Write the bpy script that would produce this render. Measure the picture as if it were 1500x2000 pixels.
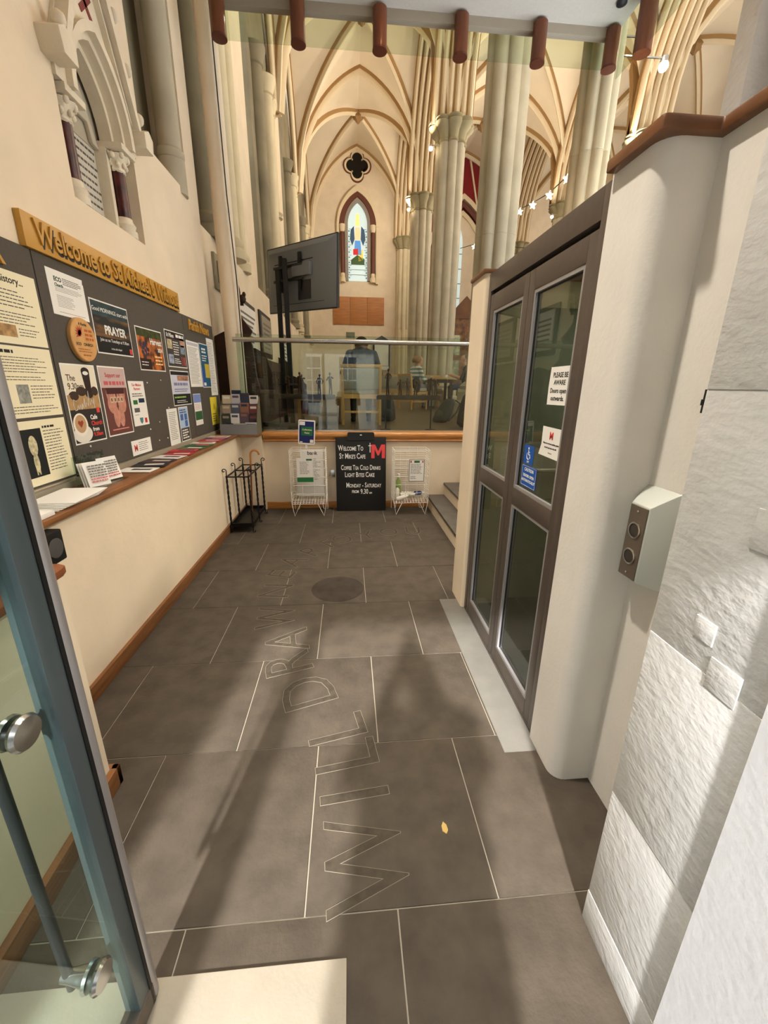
import bpy, bmesh, math, random
from mathutils import Matrix, Vector
random.seed(7)
for _o in list(bpy.data.objects): bpy.data.objects.remove(_o)
SC = bpy.context.scene
COL = SC.collection
PI = math.pi

# ---------------------------------------------------------------- camera
cam_d = bpy.data.cameras.new('camera'); cam = bpy.data.objects.new('camera', cam_d); COL.objects.link(cam)
cam_d.sensor_fit = 'VERTICAL'; cam_d.sensor_height = 36.0; cam_d.lens = 793.455 / 2000 * 36.0
cam_d.clip_start = 0.01; cam_d.clip_end = 200
_p, _y, _r = 0.30174555, 0.08798785, 0.01210264
_f = Vector((math.sin(_y)*math.cos(_p), math.cos(_y)*math.cos(_p), -math.sin(_p)))
_rt = Vector((math.cos(_y), -math.sin(_y), 0)); _u = _rt.cross(_f)
_r2 = _rt*math.cos(_r) + _u*math.sin(_r); _u2 = _u*math.cos(_r) - _rt*math.sin(_r)
cam.matrix_world = Matrix(((_r2.x,_u2.x,-_f.x,0),(_r2.y,_u2.y,-_f.y,0),(_r2.z,_u2.z,-_f.z,1.5),(0,0,0,1)))
SC.camera = cam

# ---------------------------------------------------------------- world, sun, exposure
SC.view_settings.view_transform = 'Standard'; SC.view_settings.look = 'None'
SC.view_settings.gamma = 1.0; SC.view_settings.use_curve_mapping = False
SC.view_settings.exposure = 0.0
wd = bpy.data.worlds.new('sky'); SC.world = wd; wd.use_nodes = True
wd.node_tree.nodes['Background'].inputs[0].default_value = (0.86, 0.93, 1.0, 1)
wd.node_tree.nodes['Background'].inputs[1].default_value = 6.5
sd = bpy.data.lights.new('sun', 'SUN'); sd.energy = 10.0; sd.angle = math.radians(2.2); sd.color = (1.0, 0.98, 0.96)
sun = bpy.data.objects.new('sun', sd); COL.objects.link(sun)
sun.rotation_euler = Vector((0.165, 1.0, -0.69)).to_track_quat('-Z', 'Y').to_euler()
sun.location = (-1, -6, 6)

def area_lamp(name, loc, power, size, color=(1, .86, .68), direction=(0, 0, -1), size_y=None, spread=None):
    l = bpy.data.lights.new(name, 'AREA'); l.energy = power; l.color = color
    if size_y: l.shape = 'RECTANGLE'; l.size = size; l.size_y = size_y
    else: l.shape = 'DISK'; l.size = size
    if spread: l.spread = spread
    o = bpy.data.objects.new(name, l); COL.objects.link(o); o.location = loc
    o.rotation_euler = Vector(direction).to_track_quat('-Z', 'Y').to_euler()
    return o
def point_lamp(name, loc, power, radius=.08, color=(1, .87, .70)):
    l = bpy.data.lights.new(name, 'POINT'); l.energy = power; l.color = color; l.shadow_soft_size = radius
    o = bpy.data.objects.new(name, l); COL.objects.link(o); o.location = loc; return o
# daylight entering by the tall north and south aisle windows
for wy in (9.25, 13.4, 17.55): area_lamp('north_window_daylight', (-2.25, wy, 6.2), 14, .8, (.96, .97, 1), (1, 0, -.15), 4.6)
for wy in (6.0, 10.0, 14.1, 18.2): area_lamp('south_window_daylight', (12.3, wy, 6.0), 170, 2.2, (1, .94, .84), (-1, 0, -.1), 5.0)

# ---------------------------------------------------------------- helpers
def lin(c):
    def g(v):
        v /= 255.0
        return v/12.92 if v <= .04045 else ((v+.055)/1.055)**2.4
    return (g(c[0]), g(c[1]), g(c[2]), 1)
MATS = {}
def M(name, col=(200, 200, 200), rough=.6, metal=0.0, var=0.0, vs=4.0, bump=0.0, bs=60.0, spec=.4, emit=0.0, stretch=(1, 1, 1), col2=None, det=4, contrast=None, coat=0.0):
    if name in MATS: return MATS[name]
    m = bpy.data.materials.new(name); m.use_nodes = True; nt = m.node_tree; N = nt.nodes; L = nt.links
    b = N['Principled BSDF']; b.inputs['Roughness'].default_value = rough; b.inputs['Metallic'].default_value = metal
    b.inputs['Specular IOR Level'].default_value = spec; b.inputs['Coat Weight'].default_value = coat
    c = lin(col); b.inputs['Base Color'].default_value = c
    if var or col2 or bump:
        g = N.new('ShaderNodeNewGeometry'); mp = N.new('ShaderNodeMapping'); mp.inputs['Scale'].default_value = stretch
        L.new(g.outputs['Position'], mp.inputs['Vector'])
    if var or col2:
        n = N.new('ShaderNodeTexNoise'); n.inputs['Scale'].default_value = vs; n.inputs['Detail'].default_value = det
        L.new(mp.outputs[0], n.inputs['Vector'])
        r = N.new('ShaderNodeValToRGB'); lo, hi = contrast or (.3, .7)
        r.color_ramp.elements[0].position = lo; r.color_ramp.elements[1].position = hi
        if col2: c0, c1 = c, lin(col2)
        else: c0 = tuple(x*(1-var) for x in c[:3])+(1,); c1 = tuple(min(1, x*(1+var)) for x in c[:3])+(1,)
        r.color_ramp.elements[0].color = c0; r.color_ramp.elements[1].color = c1
        L.new(n.outputs[0], r.inputs[0]); L.new(r.outputs[0], b.inputs['Base Color'])
    if bump:
        n2 = N.new('ShaderNodeTexNoise'); n2.inputs['Scale'].default_value = bs; n2.inputs['Detail'].default_value = 6
        L.new(mp.outputs[0], n2.inputs['Vector'])
        bp = N.new('ShaderNodeBump'); bp.inputs['Strength'].default_value = bump; bp.inputs['Distance'].default_value = .01
        L.new(n2.outputs[0], bp.inputs['Height']); L.new(bp.outputs[0], b.inputs['Normal'])
    if emit:
        b.inputs['Emission Color'].default_value = c; b.inputs['Emission Strength'].default_value = emit
    MATS[name] = m; return m
def GLASS(name, tint=(225, 238, 230), ior=1.5, extra=0.0):
    if name in MATS: return MATS[name]
    m = bpy.data.materials.new(name); m.use_nodes = True; nt = m.node_tree; N = nt.nodes; L = nt.links
    for n in list(N): N.remove(n)
    out = N.new('ShaderNodeOutputMaterial'); mix = N.new('ShaderNodeMixShader'); t = N.new('ShaderNodeBsdfTransparent')
    gl = N.new('ShaderNodeBsdfGlossy'); gl.inputs['Roughness'].default_value = 0.0; fr = N.new('ShaderNodeFresnel'); fr.inputs[0].default_value = ior
    t.inputs[0].default_value = lin(tint); ge = N.new('ShaderNodeNewGeometry'); mi_ = N.new('ShaderNodeMapRange'); mi_.inputs[3].default_value = ior; mi_.inputs[4].default_value = 1/ior; L.new(ge.outputs['Backfacing'], mi_.inputs[0]); L.new(mi_.outputs[0], fr.inputs[0])
    ad = N.new('ShaderNodeMath'); ad.operation = 'ADD'; ad.inputs[1].default_value = extra; ad.use_clamp = True
    L.new(fr.outputs[0], ad.inputs[0]); L.new(ad.outputs[0], mix.inputs[0]); L.new(t.outputs[0], mix.inputs[1]); L.new(gl.outputs[0], mix.inputs[2])
    L.new(mix.outputs[0], out.inputs[0]); MATS[name] = m; return m

class MB:
    def __init__(s): s.v = []; s.f = []; s.m = []
    def add(s, vs, fs, mi=0):
        n = len(s.v); s.v += [tuple(p) for p in vs]; s.f += [tuple(i+n for i in f) for f in fs]; s.m += [mi]*len(fs); return s
    def box(s, x0, x1, y0, y1, z0, z1, mi=0):
        if x0 > x1: x0, x1 = x1, x0
        if y0 > y1: y0, y1 = y1, y0
        if z0 > z1: z0, z1 = z1, z0
        vs = [(x0,y0,z0),(x1,y0,z0),(x1,y1,z0),(x0,y1,z0),(x0,y0,z1),(x1,y0,z1),(x1,y1,z1),(x0,y1,z1)]
        return s.add(vs, [(0,3,2,1),(4,5,6,7),(0,1,5,4),(1,2,6,5),(2,3,7,6),(3,0,4,7)], mi)
    def mbox(s, mat, hx, hy, hz, mi=0):
        vs = [mat @ Vector((a*hx, b*hy, c*hz)) for c in (-1, 1) for a, b in ((-1,-1),(1,-1),(1,1),(-1,1))]
        return s.add(vs, [(0,3,2,1),(4,5,6,7),(0,1,5,4),(1,2,6,5),(2,3,7,6),(3,0,4,7)], mi)
    def bar(s, a, b, w, h, mi=0, up=(0, 0, 1)):
        a, b = Vector(a), Vector(b); d = (b-a); l = d.length; d.normalize(); u = Vector(up)
        if abs(d.dot(u)) > .99: u = Vector((0, 1, 0))
        sd_ = d.cross(u).normalized(); u = sd_.cross(d); c = (a+b)/2
        mt = Matrix(((d.x,sd_.x,u.x,c.x),(d.y,sd_.y,u.y,c.y),(d.z,sd_.z,u.z,c.z),(0,0,0,1)))
        return s.mbox(mt, l/2, w/2, h/2, mi)
    def ring_strip(s, rings, mi=0, closed_ends=True, loop=False):
        n = len(rings[0]); base = len(s.v); fs = []
        for r in rings: s.v += [tuple(p) for p in r]
        k = len(rings)
        for i in range(k if loop else k-1):
            j = (i+1) % k
            for q in range(n):
                w = (q+1) % n
                fs.append((base+i*n+q, base+i*n+w, base+j*n+w, base+j*n+q))
        if closed_ends and not loop:
            fs.append(tuple(base+q for q in range(n))[::-1]); fs.append(tuple(base+(k-1)*n+q for q in range(n)))
        s.f += fs; s.m += [mi]*len(fs); return s
    def path(s, pts, r, n=8, mi=0, twist=0.0, loop=False, square=False):
        pts = [Vector(p) for p in pts]; k = len(pts); rs = r if isinstance(r, (list, tuple)) else [r]*k
        rings = []; ref = None
        for i, p in enumerate(pts):
            a = pts[i-1] if (i > 0 or loop) else p; b = pts[(i+1) % k] if (i < k-1 or loop) else p
            t = (b-a).normalized()
            if ref is None:
                ref = Vector((0, 0, 1)) if abs(t.z) < .9 else Vector((1, 0, 0))
            sd_ = t.cross(ref)
            if sd_.length < 1e-5: sd_ = t.cross(Vector((0, 1, 0)))
            sd_.normalize(); up = sd_.cross(t); ref = up
            rings.append([p + (sd_*math.cos(2*PI*q/n+twist*i) + up*math.sin(2*PI*q/n+twist*i))*rs[i] for q in range(n)])
        return s.ring_strip(rings, mi, True, loop)
    def tube(s, a, b, r0, r1=None, n=12, mi=0): return s.path([a, b], [r0, r0 if r1 is None else r1], n, mi)
    def lathe(s, prof, c=(0, 0, 0), n=24, mi=0, axis='Z', a0=0, lobes=None, caps=True):
        rings = []
        for r, z in prof:
            ring = []
            for q in range(n):
                a = a0 + 2*PI*q/n; rr = r*(lobes(a) if lobes else 1)
                p = (rr*math.cos(a), rr*math.sin(a), z)
                if axis == 'X': p = (p[2], p[0], p[1])
                if axis == 'Y': p = (p[0], -p[2], p[1])
                ring.append((p[0]+c[0], p[1]+c[1], p[2]+c[2]))
            rings.append(ring)
        return s.ring_strip(rings, mi, caps)
    def ell(s, c, r, nu=16, nv=10, mi=0):
        rx, ry, rz = r if isinstance(r, (tuple, list)) else (r, r, r); rings = []
        for i in range(nv+1):
            t = -PI/2 + PI*i/nv; e = max(math.cos(t), .02)
            rings.append([(c[0]+rx*e*math.cos(2*PI*q/nu), c[1]+ry*e*math.sin(2*PI*q/nu), c[2]+rz*math.sin(t)) for q in range(nu)])
        return s.ring_strip(rings, mi)
    def prism(s, poly, fr, n0, n1, mi=0):   # poly in (u,v); fr maps (u,v,n) -> xyz
        k = len(poly); base = len(s.v)
        s.v += [tuple(fr(u, v, n0)) for u, v in poly] + [tuple(fr(u, v, n1)) for u, v in poly]
        fs = [tuple(base+i for i in range(k))[::-1], tuple(base+k+i for i in range(k))]
        fs += [(base+i, base+(i+1) % k, base+k+(i+1) % k, base+k+i) for i in range(k)]
        s.f += fs; s.m += [mi]*len(fs); return s
    def band(s, inner, outer, fr, n0, n1, mi=0, loop=False):   # solid band between two open polylines
        k = len(inner); rings = []
        for i in range(k):
            rings.append([fr(*inner[i], n0), fr(*outer[i], n0), fr(*outer[i], n1), fr(*inner[i], n1)])
        return s.ring_strip(rings, mi, True, loop)
    def build(s, name, mats, parent=None, smooth=None, bevel=None, recalc=True):
        me = bpy.data.meshes.new(name)
        xs = [p[0] for p in s.v]; ys = [p[1] for p in s.v]; zs = [p[2] for p in s.v]
        org = Vector(((min(xs)+max(xs))/2, (min(ys)+max(ys))/2, min(zs)))
        me.from_pydata([(p[0]-org.x, p[1]-org.y, p[2]-org.z) for p in s.v], [], s.f)
        if not isinstance(mats, (list, tuple)): mats = [mats]
        for m in mats: me.materials.append(m)
        me.polygons.foreach_set('material_index', s.m)
        if recalc:
            bm = bmesh.new(); bm.from_mesh(me); bmesh.ops.recalc_face_normals(bm, faces=bm.faces)
            if bevel: bmesh.ops.bevel(bm, geom=[e for e in bm.edges if len(e.link_faces) == 2 and e.calc_face_angle() > .6], offset=bevel, segments=2, profile=.6, affect='EDGES', clamp_overlap=True)
            bm.to_mesh(me); bm.free()
        if smooth or bevel:
            me.polygons.foreach_set('use_smooth', [True]*len(me.polygons)); me.set_sharp_from_angle(angle=math.radians(smooth or 40))
        o = bpy.data.objects.new(name, me); COL.objects.link(o); place(o, org, parent); return o
ACC = {}
def place(o, org, parent=None):
    org = Vector(org)
    if parent is not None: o.parent = parent; o.location = org - ACC[parent.name]
    else: o.location = org
    ACC[o.name] = org
def thing(name, label, cat, loc, frame=None, group=None):
    o = bpy.data.objects.new(name, None); COL.objects.link(o); o.empty_display_size = .1
    if frame is not None:
        mt = frame.to_4x4(); mt.translation = Vector(loc); o.matrix_world = mt; ACC[o.name] = Vector((0, 0, 0))
    else: o.location = loc; ACC[o.name] = Vector(loc)
    return tag(o, label, cat, group)
def tag(o, label, cat=None, group=None):
    o['label'] = label
    if cat: o['category'] = cat
    if group: o['group'] = group
    return o
def struct(o, label=None):
    o['kind'] = 'structure'
    if label: o['label'] = label
    return o
def dup(root, loc, label=None, rotz=None):
    r = root.copy(); COL.objects.link(r); r.location = loc
    if rotz is not None: r.rotation_euler = (0, 0, rotz)
    if label: r['label'] = label
    for ch in list(root.children):
        c = ch.copy(); COL.objects.link(c); c.parent = r
        for g in list(ch.children):
            d = g.copy(); COL.objects.link(d); d.parent = c
    return r
F_LEFT = Matrix(((0, 0, 1), (1, 0, 0), (0, 1, 0)))       # a wall facing +X
F_RIGHT = Matrix(((0, 0, -1), (-1, 0, 0), (0, 1, 0)))    # a wall facing -X
F_FRONT = Matrix(((1, 0, 0), (0, 0, -1), (0, 1, 0)))     # a face towards -Y
UVN = lambda u, v, n: (u, v, n)
XY = lambda u, v, n: (u, v, n)
XZ = lambda u, v, n: (u, n, v)
YZ = lambda u, v, n: (n, u, v)

def text_mesh(txt, size, fr, at=(0, 0), n=0.0, ext=.0006, align='LEFT', bold=0.0, sx=1.0, outline=0.0, shear=0.0):
    cu = bpy.data.curves.new('t', 'FONT'); cu.body = txt; cu.size = size; cu.align_x = align; cu.offset = bold; cu.shear = shear
    cu.resolution_u = 3
    if outline: cu.fill_mode = 'NONE'; cu.bevel_depth = outline; cu.bevel_resolution = 0
    else: cu.extrude = ext
    ob = bpy.data.objects.new('t', cu); me = bpy.data.meshes.new_from_object(ob)
    b = MB(); b.add([fr(at[0]+v.co.x*sx, at[1]+v.co.y, n+v.co.z) for v in me.vertices], [tuple(p.vertices) for p in me.polygons])
    bpy.data.objects.remove(ob); bpy.data.curves.remove(cu); bpy.data.meshes.remove(me); return b
def join(*bs):
    r = MB()
    for b, mi in bs: r.add(b.v, b.f, mi)
    return r

# ---------------------------------------------------------------- materials
CREAM = M('cream_plaster', (232, 215, 188), .75, var=.05, vs=3, bump=.15, bs=25)
CREAM2 = M('cream_vault_plaster', (236, 220, 192), .8, var=.04, vs=1.5)
OCHRE = M('ochre_rib_paint', (170, 134, 86), .7)
RIBC = M('pale_rib_stone', (230, 212, 178), .7)
STONE = M('grey_stone', (182, 172, 148), .7, var=.12, vs=2.5, bump=.15, bs=20)
STONED = M('weathered_stone', (132, 122, 98), .75, var=.2, vs=1.8, bump=.2, bs=15)
WHITEST = M('white_limewashed_stone', (208, 206, 202), .8, var=.06, vs=6, bump=.28, bs=35, stretch=(1, 1, 1.6))
WHITEPL = M('smooth_white_plaster', (224, 219, 210), .7, var=.03, vs=5, bump=.12, bs=60)
FLAG = M('dark_flagstone', (77, 69, 59), .7, var=.2, vs=9, bump=.28, bs=55, det=8, spec=.15)
FLAGP = M('pale_threshold_stone', (112, 109, 102), .45, var=.1, vs=9, bump=.08, bs=80)
MORTAR = M('pale_mortar', (158, 150, 134), .9)
MATP = M('pale_cream_mat', (160, 151, 135), .5, var=.06, vs=7, bump=.1, bs=60)
OAK = M('golden_oak', (186, 122, 58), .4, var=.22, vs=3, stretch=(2, 2, 14), coat=.2)
OAKX = M('golden_oak_long', (184, 124, 62), .35, var=.2, vs=3, stretch=(2, 14, 20), coat=.2)
OAKY = M('brown_oak_long', (128, 84, 48), .45, var=.25, vs=3, stretch=(14, 1.5, 20))
OAKR = M('reddish_oak', (110, 60, 33), .4, var=.2, vs=3, stretch=(8, 8, 1.5), coat=.2)
CHOAK = M('pale_chair_oak', (206, 160, 96), .45, var=.12, vs=4)
DARKW = M('dark_carved_oak', (52, 30, 20), .5, var=.3, vs=6)
BOARDW = M('tan_wood_panel', (178, 118, 66), .5, var=.15, vs=2, stretch=(1, 1, 9))
GREYB = M('dark_grey_felt', (84, 78, 70), .95, var=.06, vs=60)
GOLD = M('gold_paint', (196, 146, 62), .4, var=.05)
BLACK = M('black_paint', (18, 18, 18), .5)
BLACKM = M('black_wrought_iron', (22, 20, 19), .45, metal=.4)
DKPL = M('dark_plastic', (40, 41, 43), .45)
TVG = M('grey_tv_plastic', (118, 122, 126), .35)
STEEL = M('brushed_steel', (190, 190, 186), .25, metal=1.0)
STEELD = M('bronze_grey_metal', (104, 94, 86), .38, metal=.55, var=.05, vs=30)
ALU = M('satin_aluminium', (188, 186, 188), .4, metal=.7)
GREYP = M('pale_grey_plastic', (196, 200, 192), .5)
WIRE = M('white_wire', (232, 228, 218), .5)
PAPER = M('white_paper', (236, 233, 226), .8)
PAPERC = M('cream_paper', (240, 230, 196), .8)
INK = M('black_ink', (38, 36, 34), .8)
INKG = M('grey_ink', (120, 116, 110), .8)
RED = M('red_print', (214, 66, 58), .7)
CHALK = M('white_chalk_paint', (238, 236, 230), .8)
GLS = GLASS('clear_glass', (236, 244, 238)); GLSG = GLASS('green_edge_glass', (238, 244, 236))
def P(c): return M('print_%d_%d_%d' % c, c, .7)

# ================================================================ SETTING
# ---- lobby floor of flagstones
fl = struct(MB().box(-1.6, 2.9, -1.0, 5.1, -.12, -.0035).build('floor', MORTAR), 'dark grey flagstone lobby floor with pale joints')
rows = [(-1.0, -.39, (-1.6, -.8, -.19, .42, 1.03, 2.9)), (-.39, .2, (-1.6, -1.1, -.49, .12, .74, 2.9)), (.2, .804, (-1.6, -1.1, -.487, .127, .74, 1.4, 2.9)),
        (.804, 1.403, (-1.6, -.787, -.15, .44, 1.02, 1.7, 2.9)), (1.403, 2.0, (-1.6, -1.1, -.498, .11, .64, 1.3, 2.9)), (2.0, 2.612, (-1.6, -.795, -.198, .418, .66, 1.3, 2.9)),
        (2.612, 3.21, (-1.6, -1.1, -.5, .108, .717, 1.3, 2.9)), (3.21, 3.81, (-1.6, -.8, -.195, .407, 1.0, 2.9)), (3.81, 4.41, (-1.6, -1.1, -.5, .11, .72, 1.2, 2.9)), (4.41, 5.03, (-1.6, -.8, -.2, .41, 1.0, 2.9))]
for ya, yb, xs in rows:
    for xa, xb in zip(xs[:-1], xs[1:]):
        g = .0022; dz = random.uniform(-.0008, .0008)
        MB().box(xa+g, xb-g, ya+g, yb-g, -.04, dz).build('flagstone', FLAG, fl, bevel=.0015)
tag(MB().box(.648, .815, 1.31, 2.62, -.01, .003).build('threshold_slab', FLAGP, fl, bevel=.002), 'pale smooth stone strip along the lift door')
tag(MB().lathe([(.2, -.01), (.2, .002), (.197, .0028)], (-.1, 2.835, 0), 48).build('round_inset', M('round_stone_inset', (62, 55, 48), .8, spec=.1, var=.2, vs=9, bump=.2, bs=60), fl, smooth=40), 'round darker stone set into the floor')
mt_ = MB().box(-1.25, -.026, .22, .702, .003, .008).build('floor_mat', MATP, bevel=.002)
tag(mt_, 'pale cream mat on the flagstones beneath the glass door', 'mat')
# engraved words on the floor, letter by letter along their curve
LET = [('W', .165, .955, 95, .29), ('I', .135, 1.18, 96, .29), ('L', .10, 1.36, 99, .29), ('L', .055, 1.515, 103, .29), ('D', -.10, 1.775, 108, .29), ('R', -.235, 2.0, 107, .28), ('A', -.27, 2.21, 100, .28), ('W', -.385, 2.47, 95, .27),
       ('N', -.455, 2.82, 84, .25), ('E', -.47, 3.08, 72, .24), ('A', -.42, 3.32, 62, .24), ('R', -.28, 3.52, 52, .24), ('T', -.17, 3.68, 40, .24), ('O', -.03, 3.80, 30, .24), ('Y', .21, 3.89, 20, .24), ('O', .43, 3.98, 10, .24), ('U', .67, 4.0, -4, .24)]
GROOVE = M('floor_groove', (74, 67, 57), .95, var=.2, vs=30, spec=.05); CUT = M('fresh_cut_stone', (138, 129, 113), .8)
for ch, x, y, deg, sz in LET:
    a = math.radians(deg); ca, sa = math.cos(a), math.sin(a)
    fr = lambda u, v, n: (x+u*ca-v*sa, y+u*sa+v*ca, .0012+n)
    s2 = sz*1.33; sxx = .72 if ch == 'W' else .85 if ch in 'LDOU' else .95
    fill = text_mesh(ch, s2, fr, ext=.0004, align='CENTER', bold=.0, sx=sxx)
    out = text_mesh(ch, s2, fr, align='CENTER', bold=.0, outline=.0011, sx=sxx)
    join((fill, 0), (out, 1)).build('engraved_letter', [GROOVE, CUT], fl, recalc=False)

# ---- left side: wall, dado with shelf, near block
b = MB().box(-2.6, -1.53, .35, 5.15, 0, 2.505).box(-2.6, -1.53, .35, 2.875, 2.505, 12).box(-2.6, -1.71, 2.875, 3.72, 2.505, 3.2).box(-2.6, -1.53, 2.875, 3.05, 3.2, 3.56).box(-2.6, -1.71, 3.05, 3.55, 3.2, 3.56).box(-2.6, -1.53, 3.55, 3.72, 3.2, 3.56).box(-2.6, -1.53, 2.875, 3.72, 3.56, 12).box(-2.6, -1.53, 3.72, 3.9, 2.505, 12).box(-2.6, -1.53, 3.9, 5.15, 2.505, 3.255).box(-2.6, -2.02, 3.9, 4.86, 3.255, 12).box(-2.6, -1.53, 4.86, 5.15, 3.255, 12)
b.prism([(-1.53, 3.255), (-2.02, 3.255), (-2.02, 3.62)], XZ, 3.9, 4.86)
wl = struct(b.build('wall_left', CREAM), 'tall cream plaster wall behind the notice boards')
jc = MB().lathe([(.115, 3.2), (.115, 3.47), (.105, 3.48), (.12, 3.5), (.12, 3.54), (.10, 3.56), (.095, 12)], (-1.61, 4.735, 0), 24)
tag(jc.build('window_shaft', STONE, wl, smooth=40), 'grey stone shaft standing on the sloping window sill')
tag(MB().box(-2.02, -1.80, 3.905, 4.84, 3.3, 12).build('window_jamb', STONED, wl), 'weathered grey-green stone window jamb')
tag(MB().tube((-1.32, 5.27, .95), (-1.32, 5.27, 12), .1, n=24).build('wall_shaft', CREAM, wl, smooth=40), 'tall round plastered shaft at the wall corner')
tag(MB().path([(-1.245, 5.16, 5.2), (-1.235, 5.16, 3.4), (-1.21, 5.17, 2.6), (-1.22, 5.19, .96)], .006, 6).build('cable', BLACK, wl), 'thin black cable down the corner shaft')
b = MB().box(-1.53, -1.275, 1.2, 4.98, 0, .925)
da = struct(b.build('wall_dado', CREAM), 'low cream wall below the shelf')
tag(MB().box(-1.275, -1.255, 1.28, 5.03, 0, .085).build('baseboard', OAKY, da, bevel=.003), 'brown oak skirting board')
struct(MB().box(-1.53, -1.03, 4.98, 5.15, 0, .925).build('wall_corner', CREAM), 'short cream return between shelf and oak sill')
sh = MB().box(-1.53, -1.245, 1.305, 4.74, .925, .95); sh.box(-1.53, -1.02, 4.74, 5.02, .925, .95)
shelf = tag(sh.build('shelf', OAKY, bevel=.004), 'long brown oak shelf along the foot of the notice boards', 'shelf')
b = MB().box(-1.53, -.93, .36, 1.275, 0, .925)
nb = struct(b.build('wall_pier', CREAM), 'cream block beside the open glass door')
MB().box(-.93, -.905, .36, 1.3, 0, .085).build('baseboard', OAKY, nb, bevel=.003)
MB().box(-1.27, -.905, 1.275, 1.3, 0, .085).build('baseboard', OAKY, nb, bevel=.003)
ct = MB().prism([(-1.53, .36), (-.885, .36), (-.885, 1.22), (-.895, 1.25), (-.92, 1.262), (-1.53, 1.30)], XY, .925, .95)
tag(ct.build('counter_top', M('reddish_counter_oak', (128, 74, 44), .45, var=.15, vs=6, stretch=(8, 1, 1)), bevel=.004), 'short reddish oak top with a rounded corner beside the glass door', 'counter top')

# ---- back wall with oak sill, glass balustrade
bw = struct(MB().box(-1.28, 2.9, 5.03, 5.2, 0, .86).build('wall_back', CREAM), 'low cream wall under the glass balustrade')
MB().box(-1.25, 1.0, 5.012, 5.03, 0, .085).build('baseboard', OAKX, bw, bevel=.003)
sill = MB().prism([(5.21, .84), (5.0, .84), (4.985, .855), (4.995, .87), (4.985, .885), (4.972, .905), (4.972, .93), (4.985, .953), (5.0, .957), (5.21, .957)], lambda u, v, n: (n, u, v), -1.02, 2.2)
struct(sill.build('trim_1', OAKX, smooth=50), 'moulded golden oak sill below the glass')
gb = thing('glass_balustrade', 'clear glass balustrade with a round steel rail above the oak sill', 'balustrade', (.3, 5.1, .957))
for xa, xb in ((-1.26, .052), (.058, 1.20), (1.206, 2.2)): MB().box(xa, xb, 5.095, 5.107, .957, 2.04).build('glass_panel', GLS, gb)
MB().tube((-1.28, 5.045, 1.975), (2.2, 5.045, 1.975), .026, n=16).build('rail', STEEL, gb, smooth=60)
for xb in (-.9, .25, 1.3): MB().tube((xb, 5.045, 1.975), (xb, 5.1, 1.975), .012, n=10).build('rail_bracket', STEEL, gb, smooth=60)
MB().box(-1.26, 2.2, 5.085, 5.117, .957, .972).build('channel', STEEL, gb)

# ---- stone steps climbing to the right behind the lift
st = struct(MB().box(2.3, 2.9, 2.76, 5.03, 0, .95).build('stair_landing', CREAM), 'landing at the head of the steps')
TREAD = M('worn_step_stone', (88, 82, 74), .6, var=.2, vs=7, bump=.2, bs=50)
for k in range(5):
    x0 = 1.0 + .21*k; z1 = .158*(k+1)
    r_ = MB().box(x0+.012, 2.3, 2.76, 5.03, z1-.158, z1-.03).build('riser', CREAM, st)
    MB().box(x0, x0+.24, 2.76, 5.03, z1-.03, z1).build('tread', TREAD, st, bevel=.004)
MB().box(2.27, 2.9, 2.76, 5.03, .93, .95).build('tread', TREAD, st)

# ---- lift enclosure: piers, parapet walls, capping
def rounded(x0, x1, y0, y1, r, corner):
    pts = []
    for cx, cy, a0, k in ((x1-r, y1-r, 0, 'ne'), (x0+r, y1-r, 90, 'nw'), (x0+r, y0+r, 180, 'sw'), (x1-r, y0+r, 270, 'se')):
        if k in corner: pts += [(cx+r*math.cos(math.radians(a0+t)), cy+r*math.sin(math.radians(a0+t))) for t in range(0, 91, 15)]
        else: pts.append((cx+r*(1 if 'e' in k else -1), cy+r*(1 if 'n' in k else -1)))
    return pts
b = MB().prism(rounded(.79, 1.2, 1.17, 1.38, .055, 'sw'), XY, 0, 2.10)
lw = struct(b.build('wall_lift', WHITEPL, smooth=35), 'smooth pale walls enclosing the lift')
MB().prism(rounded(.775, 1.1, 2.50, 2.745, .02, 'sw'), XY, 0, 2.105).build('pier', CREAM, lw, smooth=35)
MB().box(.94, 1.2, .742, 1.2, 0, 2.105).build('side_wall', WHITEPL, lw)
MB().box(1.1, 2.3, 2.62, 2.745, 0, 2.105).build('far_wall', CREAM, lw)
MB().box(1.2, 2.3, 1.17, 1.3, 0, 2.105).build('near_wall', CREAM, lw)
MB().box(2.2, 2.32, 1.3, 2.62, 0, 2.105).build('rear_wall', CREAM, lw)
def cap_poly(a): return a
OC = M('oak_capping', (112, 70, 38), .4, var=.18, vs=4, stretch=(3, 3, 3), coat=.3)
tag(struct(MB().prism([(.762, 1.375), (.762, 1.155), (.77, 1.147), (.915, 1.147), (.915, .742), (1.0, .742), (1.0, 1.23), (.85, 1.23), (.85, 1.375)], XY, 2.10, 2.132).build('trim_2', OC, bevel=.006)), 'brown oak capping around the near end of the lift wall')
struct(MB().box(.76, 1.13, 2.49, 2.76, 2.105, 2.128).build('trim_3', OC, bevel=.01), 'small oak cap on the far lift pier')
struct(MB().box(1.0, 2.34, 1.14, 1.33, 2.105, 2.15).box(1.13, 2.34, 2.59, 2.775, 2.105, 2.15).build('trim_4', OC, bevel=.01), 'oak capping on the hidden lift walls')
# gallery side: white post seen above the capping
struct(MB().box(1.61, 2.02, 1.95, 2.05, 2.15, 4.79).build('wall_post', WHITEST, bevel=.005), 'white post rising behind the oak capping')
struct(MB().box(2.02, 2.12, 1.5, 2.05, 2.15, 4.79).build('wall_screen', M('shaded_grey_panel', (150, 146, 138), .6)), 'grey panel beside the white post')  # panel in one even mid grey

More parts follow.
